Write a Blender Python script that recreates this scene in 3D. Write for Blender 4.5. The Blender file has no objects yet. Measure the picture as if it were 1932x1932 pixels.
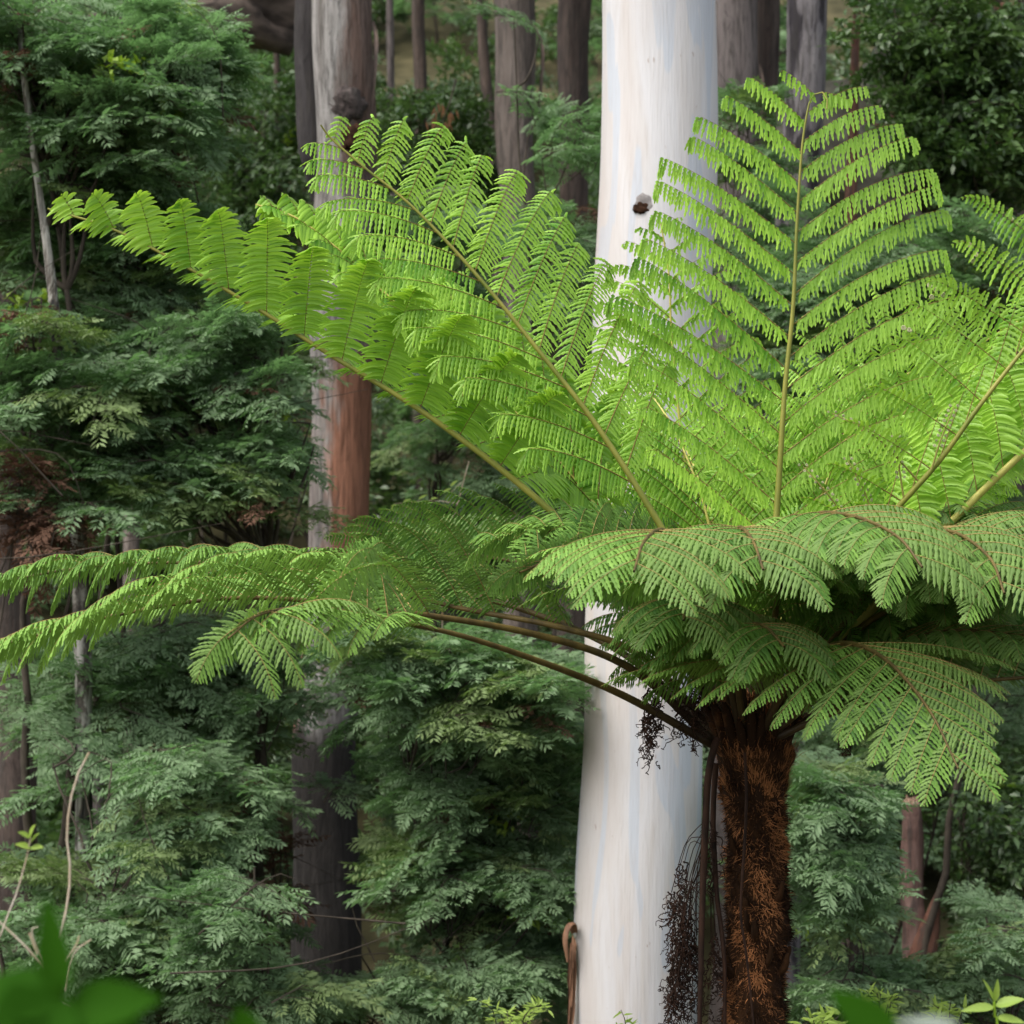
import bpy, math, random
import numpy as np
random.seed(7)
RS = np.random.RandomState(11)
scene = bpy.context.scene
col = scene.collection

# ------------------------------------------------------------------ camera, world, sun
H = 3.4            # eye height above the datum
TAN = 0.24         # half field of view
FD = 8.0           # distance of the tree fern
cam_d = bpy.data.cameras.new('camera')
cam = bpy.data.objects.new('camera', cam_d); col.objects.link(cam)
cam.location = (0, 0, H); cam.rotation_euler = (math.radians(90), 0, 0)
cam_d.sensor_width = 36; cam_d.lens = 18 / TAN
cam_d.clip_start = 0.05; cam_d.clip_end = 600
cam_d.dof.use_dof = True; cam_d.dof.focus_distance = 7.7; cam_d.dof.aperture_fstop = 4.8
scene.camera = cam

SUN_EL, SUN_AZ = 56, -125     # degrees; azimuth measured from +Y towards +X
world = bpy.data.worlds.new('World'); scene.world = world; world.use_nodes = True
wn = world.node_tree; wn.nodes.clear()
sky = wn.nodes.new('ShaderNodeTexSky'); sky.sky_type = 'NISHITA'; sky.sun_disc = False
sky.sun_elevation = math.radians(SUN_EL); sky.sun_rotation = math.radians(SUN_AZ)
sky.dust_density = 4.0; sky.air_density = 1.0; sky.ozone_density = 0.6
bg = wn.nodes.new('ShaderNodeBackground'); bg.inputs[1].default_value = 0.15
wo = wn.nodes.new('ShaderNodeOutputWorld')
hs = wn.nodes.new('ShaderNodeHueSaturation'); hs.inputs['Saturation'].default_value = 0.45   # overcast: most of the blue is gone
wn.links.new(sky.outputs[0], hs.inputs['Color']); wn.links.new(hs.outputs[0], bg.inputs[0]); wn.links.new(bg.outputs[0], wo.inputs[0])
sun_d = bpy.data.lights.new('sun', 'SUN'); sun_d.energy = 1.1; sun_d.angle = math.radians(40)
sun_d.color = (1.0, 0.97, 0.9)
sun = bpy.data.objects.new('sun', sun_d); col.objects.link(sun)
sun.rotation_euler = (math.radians(90 - SUN_EL), 0, math.radians(180 - SUN_AZ))
scene.view_settings.view_transform = 'Standard'; scene.view_settings.look = 'None'
scene.view_settings.exposure = 1.05; scene.view_settings.gamma = 1
scene.view_settings.use_curve_mapping = False
scene.render.engine = 'CYCLES'
scene.cycles.use_denoising = True
scene.cycles.max_bounces = 6; scene.cycles.diffuse_bounces = 4; scene.cycles.transmission_bounces = 3
scene.cycles.transparent_max_bounces = 4

# ------------------------------------------------------------------ helpers
def P(u, v, dd=0.0, base=FD):
    """a point of the place, from its direction in the 1932 px photograph and its distance"""
    d = base + dd
    return np.array([(u - 966) / 966 * TAN * d, d, H - (v - 966) / 966 * TAN * d])

def ground_z(x, y):
    x = np.asarray(x, float); y = np.asarray(y, float)
    z = np.interp(y, [-60, -4, 2, 9, 16, 22, 27, 40, 60, 100, 160], [3.5, 1.9, 1.6, 0.2, -1.3, -1.8, -0.6, 6.5, 17, 42, 60])
    z = z + 0.35 * np.sin(x * 0.31 + 1.3) * np.sin(y * 0.23) + 0.12 * np.sin(x * 1.1 + y * 0.7) + 0.02 * np.abs(x)
    return z

UP = np.array([0, 0, 1.0])
def nrm(a):
    a = np.asarray(a, float)
    return a / np.maximum(1e-9, np.linalg.norm(a, axis=-1, keepdims=True))

class MB:
    """collects vertices, faces, material indices and a tint per vertex"""
    def __init__(s): s.v = []; s.t = []; s.q = []; s.tr = []; s.qm = []; s.tm = []; s.n = 0
    def add(s, verts, quads=None, tris=None, mat=0, tint=0.5):
        verts = np.asarray(verts, float).reshape(-1, 3)
        s.v.append(verts); s.t.append(np.broadcast_to(np.asarray(tint, float), (len(verts),)))
        if quads is not None and len(quads):
            q = np.asarray(quads, int).reshape(-1, 4) + s.n; s.q.append(q); s.qm.append(np.full(len(q), mat))
        if tris is not None and len(tris):
            q = np.asarray(tris, int).reshape(-1, 3) + s.n; s.tr.append(q); s.tm.append(np.full(len(q), mat))
        s.n += len(verts)
    def mesh(s, name, mats, origin=(0, 0, 0), smooth=True):
        v = np.concatenate(s.v) - np.asarray(origin); tint = np.concatenate(s.t)
        q = np.concatenate(s.q) if s.q else np.zeros((0, 4), int); t = np.concatenate(s.tr) if s.tr else np.zeros((0, 3), int)
        m = np.concatenate([*(s.qm or [np.zeros(0)]), *(s.tm or [np.zeros(0)])]).astype(np.int32)
        me = bpy.data.meshes.new(name)
        me.vertices.add(len(v)); me.vertices.foreach_set('co', v.astype(np.float32).ravel())
        loops = np.concatenate([q.ravel(), t.ravel()]).astype(np.int32)
        me.loops.add(len(loops)); me.loops.foreach_set('vertex_index', loops)
        starts = np.concatenate([np.arange(len(q)) * 4, len(q) * 4 + np.arange(len(t)) * 3]).astype(np.int32)
        tot = np.concatenate([np.full(len(q), 4), np.full(len(t), 3)]).astype(np.int32)
        me.polygons.add(len(starts)); me.polygons.foreach_set('loop_start', starts); me.polygons.foreach_set('loop_total', tot)
        me.polygons.foreach_set('material_index', m)
        me.polygons.foreach_set('use_smooth', np.full(len(starts), smooth))
        a = me.attributes.new('tint', 'FLOAT', 'POINT'); a.data.foreach_set('value', tint.astype(np.float32))
        for x in mats: me.materials.append(x)
        me.update(calc_edges=True)
        return me
    def build(s, name, mats, parent=None, origin=None, smooth=True):
        """links the collected shape as ONE object; its origin is in world space"""
        org = np.zeros(3) if origin is None else np.asarray(origin, float)
        o = bpy.data.objects.new(name, s.mesh(name, mats, org, smooth)); col.objects.link(o)
        place(o, org, parent)
        return o

def wloc(o):
    l = np.array(o.location)
    while o.parent: o = o.parent; l = l + np.array(o.location)
    return l
def place(o, org, parent=None):
    if parent is not None:
        o.parent = parent; o.location = tuple(np.asarray(org) - wloc(parent))
    else: o.location = tuple(org)
def tag(o, label=None, cat=None, group=None, kind=None):
    if label: o['label'] = label
    if cat: o['category'] = cat
    if group: o['group'] = group
    if kind: o['kind'] = kind
    return o
def empty(name, loc):
    o = bpy.data.objects.new(name, None); col.objects.link(o); o.location = tuple(loc); o.empty_display_size = 0.1
    return o

def catmull(pts, n):
    p = np.asarray(pts, float); p = np.vstack([2 * p[0] - p[1], p, 2 * p[-1] - p[-2]])
    out = []; m = len(p) - 3
    for g in np.linspace(0, m - 1e-6, n):
        i = int(g); t = g - i; a, b, c, d = p[i:i + 4]
        out.append(0.5 * ((2 * b) + (-a + c) * t + (2 * a - 5 * b + 4 * c - d) * t * t + (-a + 3 * b - 3 * c + d) * t ** 3))
    out = np.array(out)
    L = np.concatenate([[0], np.cumsum(np.linalg.norm(np.diff(out, axis=0), axis=1))])
    s = np.linspace(0, L[-1], n)
    return np.stack([np.interp(s, L, out[:, k]) for k in range(3)], 1)

def frames(path):
    T = nrm(np.gradient(path, axis=0))
    r = np.array([0, 1.0, 0]) if abs(T[:, 1]).mean() < 0.6 else np.array([0, 0, 1.0])
    A = np.zeros_like(T); a = r
    for i in range(len(T)):
        a = a - np.dot(a, T[i]) * T[i]; l = np.linalg.norm(a)
        a = a / l if l > 1e-6 else np.array([1.0, 0, 0]); A[i] = a
    return T, A, np.cross(T, A)

def tube(mb, path, rad, k=6, mat=0, tint=0.5, noise=None, cap=False, groove=0.0):
    path = np.asarray(path, float); n = len(path); rad = np.broadcast_to(np.asarray(rad, float), (n,))
    T, A, B = frames(path)
    th = np.arange(k) * 2 * math.pi / k
    R = np.repeat(rad[:, None], k, 1)
    if noise is not None: R = R * noise(np.arange(n)[:, None], th[None, :])
    V = path[:, None] + R[..., None] * (np.cos(th)[None, :, None] * A[:, None] + np.sin(th)[None, :, None] * B[:, None])
    i = np.arange(n - 1)[:, None] * k; j = np.arange(k)[None, :]; j2 = (j + 1) % k
    Q = np.stack([i + j, i + j2, i + k + j2, i + k + j], -1).reshape(-1, 4)
    tt = np.asarray(tint, float)
    if tt.ndim == 1: tt = np.repeat(tt, k)
    mb.add(V.reshape(-1, 3), Q, mat=mat, tint=tt)
    if cap:
        for e, row in ((0, V[0]), (n - 1, V[-1])):
            c = row.mean(0); vv = np.vstack([row, c]); f = [[x, (x + 1) % k, k] if e else [(x + 1) % k, x, k] for x in range(k)]
            mb.add(vv, tris=f, mat=mat, tint=0.5 if tt.ndim else tint)

def big_leaf(mb, p, d, n, L, W, curl=.2, rows=9, mat=0, tint=.5):
    d = nrm(d); n = nrm(n - np.dot(n, d) * d); b = np.cross(n, d); t = np.linspace(0, 1, rows)
    prof = np.sin(np.pi * t ** .8) ** .8 * (1 - .25 * t); prof[0] = .04; prof[-1] = .01
    cen = p + d * (t * L)[:, None] - n * (curl * L * t ** 2)[:, None]
    V = []
    for a, dz in ((-1, .12), (-.5, .02), (0, -.02), (.5, .02), (1, .12)): V.append(cen + b * (a * W / 2 * prof)[:, None] + n * (dz * W * prof)[:, None])
    V = np.stack(V, 1); ii = np.arange(rows - 1)[:, None] * 5; jj = np.arange(4)[None]
    mb.add(V.reshape(-1, 3), np.stack([ii + jj, ii + jj + 1, ii + 5 + jj + 1, ii + 5 + jj], -1), mat=mat, tint=tint)

# ------------------------------------------------------------------ materials
def mat_new(name):
    m = bpy.data.materials.new(name); m.use_nodes = True; nt = m.node_tree; nt.nodes.clear()
    return m, nt
def N(nt, t, **kw):
    n = nt.nodes.new(t)
    for k, v in kw.items(): setattr(n, k, v)
    return n
def ramp(nt, fac, stops, interp='LINEAR'):
    r = N(nt, 'ShaderNodeValToRGB'); r.color_ramp.interpolation = interp
    while len(r.color_ramp.elements) > 1: r.color_ramp.elements.remove(r.color_ramp.elements[0])
    for i, (p, c) in enumerate(stops):
        e = r.color_ramp.elements[0] if i == 0 else r.color_ramp.elements.new(p)
        e.position = p; e.color = (*c, 1) if len(c) == 3 else c
    nt.links.new(fac, r.inputs[0]); return r.outputs[0]
def mixc(nt, fac, a, b, mode='MIX'):
    m = N(nt, 'ShaderNodeMix', data_type='RGBA', blend_type=mode)
    for s, x in ((m.inputs[0], fac), (m.inputs[6], a), (m.inputs[7], b)):
        if isinstance(x, bpy.types.NodeSocket): nt.links.new(x, s)
        elif isinstance(x, (int, float)): s.default_value = x
        else: s.default_value = (*x, 1)
    return m.outputs[2]
def math_n(nt, op, a, b=0.0, clamp=False):
    m = N(nt, 'ShaderNodeMath', operation=op); m.use_clamp = clamp
    for s, x in zip(m.inputs, (a, b)):
        if isinstance(x, bpy.types.NodeSocket): nt.links.new(x, s)
        else: s.default_value = x
    return m.outputs[0]
def noise_n(nt, vec, scale, detail=4, rough=0.55, dist=0.0):
    n = N(nt, 'ShaderNodeTexNoise'); n.inputs['Scale'].default_value = scale; n.inputs['Detail'].default_value = detail
    n.inputs['Roughness'].default_value = rough; n.inputs['Distortion'].default_value = dist
    if vec is not None: nt.links.new(vec, n.inputs['Vector'])
    return n.outputs['Fac']
def mapping(nt, scale, src='Object', loc=(0, 0, 0)):
    tc = N(nt, 'ShaderNodeTexCoord'); mp = N(nt, 'ShaderNodeMapping'); mp.inputs['Scale'].default_value = scale
    mp.inputs['Location'].default_value = loc
    nt.links.new(tc.outputs[src], mp.inputs[0]); return mp.outputs[0]

def leaf_mat(name, dark, light, under, trans=0.35, rough=0.5, spec=0.35, tcol=None, objvar=0.25, wscale=0.9):
    """leaf colour from a tint per leaf, a paler underside and light coming through"""
    m, nt = mat_new(name)
    at = N(nt, 'ShaderNodeAttribute', attribute_name='tint'); oi = N(nt, 'ShaderNodeObjectInfo')
    geo = N(nt, 'ShaderNodeNewGeometry')
    f = math_n(nt, 'ADD', at.outputs['Fac'], math_n(nt, 'MULTIPLY', math_n(nt, 'SUBTRACT', oi.outputs['Random'], 0.5), objvar))
    nz = noise_n(nt, geo.outputs['Position'], wscale, 2)
    f = math_n(nt, 'ADD', f, math_n(nt, 'MULTIPLY', math_n(nt, 'SUBTRACT', nz, 0.5), 0.7), True)
    c = ramp(nt, f, [(0.0, dark), (1.0, light)])
    cu = mixc(nt, 0.65, c, under)
    c2 = mixc(nt, geo.outputs['Backfacing'], c, cu)
    b = N(nt, 'ShaderNodeBsdfPrincipled'); nt.links.new(c2, b.inputs['Base Color'])
    b.inputs['Roughness'].default_value = rough; b.inputs['Specular IOR Level'].default_value = spec
    tr = N(nt, 'ShaderNodeBsdfTranslucent')
    nt.links.new(mixc(nt, 0.6, c, tcol or light), tr.inputs[0])
    mx = N(nt, 'ShaderNodeMixShader'); mx.inputs[0].default_value = trans
    nt.links.new(b.outputs[0], mx.inputs[1]); nt.links.new(tr.outputs[0], mx.inputs[2])
    o = N(nt, 'ShaderNodeOutputMaterial'); nt.links.new(mx.outputs[0], o.inputs[0])
    return m

def bark_mat(name, stops, zscale=(6, 6, 0.8), patches=(), rough=0.85, bump=0.5, fine=26, streak=0.7, streak_col=(0.05, 0.045, 0.04), lows=None, side=None):
    """bark: long streaks, patches by height and side (a scorched or peeled flank is where it is on the tree)"""
    m, nt = mat_new(name)
    v = mapping(nt, zscale)
    n1 = noise_n(nt, v, 1.0, 6, 0.6, 0.6)
    c = ramp(nt, n1, stops)
    v2 = mapping(nt, (fine, fine, fine * 0.09), loc=(3, 1, 7))
    n2 = noise_n(nt, v2, 1.0, 5, 0.65, 0.3)
    c = mixc(nt, math_n(nt, 'MULTIPLY', ramp(nt, n2, [(0.47, (0, 0, 0)), (0.62, (1, 1, 1))]), streak), c, streak_col)
    v3 = mapping(nt, (11, 11, 3.2), loc=(9, 4, 1)); n3 = noise_n(nt, v3, 1.0, 6, 0.75, 1.0)
    c = mixc(nt, ramp(nt, n3, [(.56, (0, 0, 0)), (.64, (.75, .75, .75))]), c, tuple(x * .42 for x in stops[1][1]))
    tc = N(nt, 'ShaderNodeTexCoord'); sep = N(nt, 'ShaderNodeSeparateXYZ'); nt.links.new(tc.outputs['Object'], sep.inputs[0])
    for (z0, z1, soft, x0, x1, colr, amt) in patches:
        # z range and x range of a patch (object space), broken up by noise
        def win(s, a, b, w, ns):
            lo = math_n(nt, 'DIVIDE', math_n(nt, 'SUBTRACT', math_n(nt, 'ADD', s, ns), a), w, True)
            hi = math_n(nt, 'DIVIDE', math_n(nt, 'SUBTRACT', b, math_n(nt, 'ADD', s, ns)), w, True)
            return math_n(nt, 'MULTIPLY', lo, hi)
        nz = noise_n(nt, mapping(nt, (7, 7, 1.3), loc=(z0, x0, 2)), 1.0, 5, 0.65)
        nzz = math_n(nt, 'MULTIPLY', math_n(nt, 'SUBTRACT', nz, 0.5), soft * 3)
        nzx = math_n(nt, 'MULTIPLY', math_n(nt, 'SUBTRACT', nz, 0.5), 0.6)
        f = math_n(nt, 'MULTIPLY', win(sep.outputs[2], z0, z1, soft, nzz), win(sep.outputs[0], x0, x1, 0.14, nzx))
        cc = mixc(nt, ramp(nt, n2, [(.4, (0, 0, 0)), (.62, (.9, .9, .9))]), colr, tuple(x * (2.6 if max(colr) < .05 else 0.45) for x in colr))
        c = mixc(nt, math_n(nt, 'MULTIPLY', f, amt), c, cc)
    b = N(nt, 'ShaderNodeBsdfPrincipled'); nt.links.new(c, b.inputs['Base Color']); b.inputs['Roughness'].default_value = rough
    b.inputs['Specular IOR Level'].default_value = 0.2
    bp = N(nt, 'ShaderNodeBump'); bp.inputs['Strength'].default_value = min(1, bump * 1.4); bp.inputs['Distance'].default_value = 0.035
    hh = math_n(nt, 'ADD', math_n(nt, 'ADD', n1, math_n(nt, 'MULTIPLY', n2, 0.6)), math_n(nt, 'MULTIPLY', n3, 0.8)); nt.links.new(hh, bp.inputs['Height'])
    nt.links.new(bp.outputs[0], b.inputs['Normal'])
    o = N(nt, 'ShaderNodeOutputMaterial'); nt.links.new(b.outputs[0], o.inputs[0])
    return m

def plain_mat(name, c1, c2, scale=(8, 8, 8), rough=0.8, spec=0.2, bump=0.3, tintmix=False, base=None):
    m, nt = mat_new(name)
    n1 = noise_n(nt, mapping(nt, scale), 1.0, 5, 0.6)
    f = n1
    if tintmix:
        at = N(nt, 'ShaderNodeAttribute', attribute_name='tint')
        f = math_n(nt, 'ADD', math_n(nt, 'MULTIPLY', math_n(nt, 'SUBTRACT', n1, 0.5), 0.8), at.outputs['Fac'], True)
    c = ramp(nt, f, [(0.3, c1), (0.7, c2)])
    if base:      # stalks are scaly brown at the foot and green further out
        at = N(nt, 'ShaderNodeAttribute', attribute_name='tint')
        c = mixc(nt, at.outputs['Fac'], base, c)
    b = N(nt, 'ShaderNodeBsdfPrincipled'); nt.links.new(c, b.inputs['Base Color']); b.inputs['Roughness'].default_value = rough
    b.inputs['Specular IOR Level'].default_value = spec
    bp = N(nt, 'ShaderNodeBump'); bp.inputs['Strength'].default_value = bump; bp.inputs['Distance'].default_value = 0.01
    nt.links.new(n1, bp.inputs['Height']); nt.links.new(bp.outputs[0], b.inputs['Normal'])
    o = N(nt, 'ShaderNodeOutputMaterial'); nt.links.new(b.outputs[0], o.inputs[0])
    return m

M_young = leaf_mat('young_frond_leaf', (0.085, 0.25, 0.012), (0.40, 0.66, 0.075), (0.30, 0.50, 0.08), 0.38, 0.42, 0.4, (0.42, 0.68, 0.04), 0.3, 2.2)
M_mature = leaf_mat('mature_frond_leaf', (0.05, 0.135, 0.024), (0.225, 0.40, 0.075), (0.14, 0.21, 0.065), 0.27, 0.55, 0.2, (0.2, 0.36, 0.04), 0.2, 1.6)
M_wattle = leaf_mat('wattle_leaf', (0.085, 0.16, 0.065), (0.265, 0.41, 0.195), (0.25, 0.35, 0.20), 0.48, 0.55, 0.25, (0.12, 0.28, 0.06), 0.5, 0.5)
M_dryf = leaf_mat('dry_foliage', (0.05, 0.025, 0.018), (0.17, 0.09, 0.06), (0.13, 0.075, 0.05), 0.2, 0.8, 0.1)
M_olive = leaf_mat('olive_wattle_leaf', (0.08, 0.15, 0.045), (0.23, 0.34, 0.12), (0.18, 0.23, 0.10), 0.3, 0.55, 0.25, (0.2, 0.32, 0.05), 0.6, 0.5)
M_broad = leaf_mat('glossy_broad_leaf', (0.035, 0.08, 0.022), (0.13, 0.22, 0.055), (0.07, 0.11, 0.05), 0.25, 0.38, 0.5, (0.09, 0.2, 0.03), 0.5, 0.5)
M_fresh = leaf_mat('fresh_yellow_leaf', (0.14, 0.26, 0.02), (0.32, 0.48, 0.04), (0.3, 0.4, 0.1), 0.35, 0.5, 0.3, (0.4, 0.6, 0.05))
M_fore = leaf_mat('foreground_leaf', (0.010, 0.045, 0.002), (0.03, 0.10, 0.004), (0.018, 0.07, 0.003), 0.3, 0.75, 0.05, (0.03, 0.13, 0.002))
M_pale = leaf_mat('pale_leaf', (0.16, 0.2, 0.16), (0.26, 0.3, 0.24), (0.22, 0.26, 0.22), 0.2, 0.5, 0.3)
M_dry = leaf_mat('dry_brown_leaf', (0.07, 0.035, 0.02), (0.17, 0.085, 0.045), (0.2, 0.1, 0.05), 0.15, 0.8, 0.1)
M_rachis_y = plain_mat('young_rachis', (0.13, 0.155, 0.02), (0.27, 0.25, 0.045), (14, 14, 4), 0.5, 0.4, 0.15, base=(0.03, 0.018, 0.008))
M_rachis_p = plain_mat('pale_yellow_rachis', (0.34, 0.32, 0.06), (0.52, 0.46, 0.12), (14, 14, 4), 0.5, 0.4, 0.15, base=(0.03, 0.018, 0.008))
M_rachis_m = plain_mat('mature_rachis', (0.05, 0.034, 0.010), (0.15, 0.105, 0.028), (14, 14, 4), 0.6, 0.35, 0.2, base=(0.03, 0.018, 0.008))
M_rib_y = plain_mat('young_rib', (0.12, 0.075, 0.02), (0.24, 0.17, 0.04), (20, 20, 20), 0.6, 0.3, 0)
M_rib_m = plain_mat('mature_rib', (0.22, 0.16, 0.05), (0.34, 0.24, 0.08), (20, 20, 20), 0.6, 0.3, 0)
M_bud = plain_mat('fiddlehead_scales', (0.26, 0.27, 0.12), (0.44, 0.43, 0.27), (60, 60, 60), 0.7, 0.2, 0.3)
M_dead = plain_mat('dead_frond', (0.007, 0.004, 0.003), (0.045, 0.02, 0.011), (20, 20, 8), 0.75, 0.2, 0.4)
M_core = plain_mat('fern_trunk_core', (0.008, 0.005, 0.003), (0.045, 0.02, 0.008), (18, 18, 9), 0.95, 0.1, 1.0)
M_fibre = plain_mat('fern_root_fibre', (0.022, 0.011, 0.006), (0.33, 0.14, 0.055), (9, 9, 6), 0.9, 0.1, 0.2, True)
M_twig = plain_mat('dark_twig', (0.03, 0.025, 0.02), (0.085, 0.07, 0.055), (12, 12, 5), 0.9, 0.1, 0.4)
M_tan = plain_mat('tan_twig', (0.33, 0.22, 0.10), (0.58, 0.52, 0.44), (20, 20, 8), 0.7, 0.2, 0.3)
M_ground = plain_mat('leaf_litter_ground', (0.03, 0.03, 0.015), (0.11, 0.095, 0.05), (1.2, 1.2, 1.2), 0.95, 0.1, 1.0)
M_rock = plain_mat('sandstone', (0.025, 0.022, 0.02), (0.16, 0.125, 0.105), (2.2, 2.2, 6.0), 0.9, 0.1, 0.9)
M_rock2 = plain_mat('pale_lichened_rock', (0.07, 0.065, 0.05), (0.20, 0.19, 0.15), (1.5, 1.5, 4.0), 0.9, 0.1, 0.9)
M_hole = plain_mat('hollow_shade', (0.006, 0.004, 0.003), (0.06, 0.03, 0.018), (20, 20, 20), 0.95, 0.05, 1)  # dark colour stands in for the shade inside the hollows

# ------------------------------------------------------------------ ground
gx = np.linspace(-110, 110, 150); gy = np.linspace(-60, 160, 170)
X, Y = np.meshgrid(gx, gy); Z = ground_z(X, Y)
Z = Z + RS.uniform(-0.06, 0.06, Z.shape)
mb = MB(); nx = len(gx)
i = np.arange(len(gy) - 1)[:, None] * nx; j = np.arange(nx - 1)[None]
mb.add(np.stack([X, Y, Z], -1), np.stack([i + j, i + j + 1, i + nx + j + 1, i + nx + j], -1))
g = mb.build('ground', [M_ground]); tag(g, 'dark litter covered forest floor rising to a steep slope', None, None, 'structure')

# ------------------------------------------------------------------ tree fern
def pinnules(mb, Pb, D, W, l, hw, sag, fold, mat, tint, rows=9, lobe=1):
    """leaflets: base points, directions, width vectors, lengths; toothed edge and a folded midrib"""
    m = len(Pb)
    t = np.linspace(0, 1, rows)
    prof = {9: [.45, 1.05, .5, 1.0, .45, .86, .36, .56, .04], 7: [.5, 1.05, .55, .95, .45, .6, .04], 5: [.55, 1, .8, .55, .04]}[rows]
    prof = np.array(prof); smooth = np.interp(t, [0, .2, .6, .85, 1], [.5, 1, .9, .6, .04]); prof = prof * lobe + smooth * (1 - lobe)
    Nn = nrm(np.cross(D, W))
    cen = Pb[:, None] + D[:, None] * (l[:, None, None] * t[None, :, None]) - UP * (sag * l[:, None, None] * (t ** 2)[None, :, None])
    wv = W[:, None] * (hw[:, None, None] * prof[None, :, None])
    fo = -Nn * np.sign(Nn[:, 2:3] + 1e-6)
    fv = fo[:, None] * (fold * hw[:, None, None] * prof[None, :, None])
    V = np.stack([cen - wv + fv, cen, cen + wv + fv], 2)         # m, rows, 3, xyz
    b = np.arange(m)[:, None, None] * rows * 3 + np.arange(rows - 1)[None, :, None] * 3 + np.arange(2)[None, None, :]
    Q = np.stack([b, b + 1, b + 4, b + 3], -1).reshape(-1, 4)
    tt = np.repeat(tint, rows * 3) + np.tile(np.repeat(t * 0.5 - 0.22, 3), m)  # paler towards the tip: rib shade and tip highlight put into the colour
    mb.add(V.reshape(-1, 3), Q, mat=mat, tint=tt)

def pinna(mb, p0, d0, n0, L, o, rs, rib_r=0.0022):
    """one division of a frond: a drooping rib that carries two rows of leaflets. material 0 leaf, 1 rib"""
    K = 30; d = np.array(d0, float); n = np.array(n0, float); p = np.array(p0, float)
    pts = [p]; ds = [d]; ns = [n]
    dr = o['droop'] * rs.uniform(.85, 1.15); hk = o['hook'] * rs.uniform(.6, 1.4); hf = o.get('hookfrac', 0.14); bend = np.array(o.get('bend', (0, 0, 0)), float)
    for k in range(K):
        s = (k + .5) / K
        g = dr * (0.35 + 1.3 * s)
        if s > 1 - hf: g += hk / hf * min(1.5, L / 0.3)
        d = d - UP * g / K + bend * ((.15 + 1.7 * s * s) / K); d = d / np.linalg.norm(d)
        n = n - np.dot(n, d) * d; n = n / np.linalg.norm(n)
        p = p + d * L / K; pts.append(p); ds.append(d); ns.append(n)
    pts = np.array(pts); ds = np.array(ds); ns = np.array(ns); S = np.linspace(0, 1, K + 1)
    tube(mb, pts[::2], np.linspace(rib_r, rib_r * .3, K // 2 + 1), 4, 1)
    ptint = rs.normal(0, .12); sp = o['sp']; m = max(6, int(L * (1 - o.get('bare', .05)) / sp))
    sj = np.linspace(o.get('bare', .05), .99, m)
    it = lambda A: np.stack([np.interp(sj, S, A[:, c]) for c in range(3)], 1)
    Pp = it(pts); Dd = nrm(it(ds)); Nn = nrm(it(ns)); Bb = nrm(np.cross(Nn, Dd))
    f = np.minimum(1, .5 + 2.4 * sj) * np.maximum(0, 1 - sj ** o.get('flat', 2.6)) ** .75 * (1 - o.get('tipf', 0)) + .06 + o.get('tipf', 0)
    for sg in (-1, 1):
        jit = rs.normal(0, .07, (m, 3))
        fwd = .16 + .75 * sj[:, None] ** 2
        D = nrm(Bb * sg + Dd * fwd + jit)
        D = nrm(D - UP * (o['hang'] * rs.uniform(.75, 1.2, (m, 1))))
        W = nrm(Dd - (Dd * D).sum(1, keepdims=True) * D)
        tw = rs.normal(0, .18, (m, 1)); W = nrm(W + np.cross(D, W) * tw)
        l = o['pl'] * min(1, .45 + L / .75) * f * rs.uniform(.82, 1.12, m) * np.where(rs.rand(m) < .02, .3, 1)
        hw = np.minimum(L * (1 - o.get('bare', .05)) / m * o.get('wr', .47), l * .3)
        tint = np.clip(o.get('tint', .5) + rs.normal(0, .15, m) + ptint, 0, 1.2)
        pinnules(mb, Pp, D, W, l, hw, o.get('sag', .25), o.get('fold', .35), 0, tint, o.get('rows', 9), o.get('lobe', 1))

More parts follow.
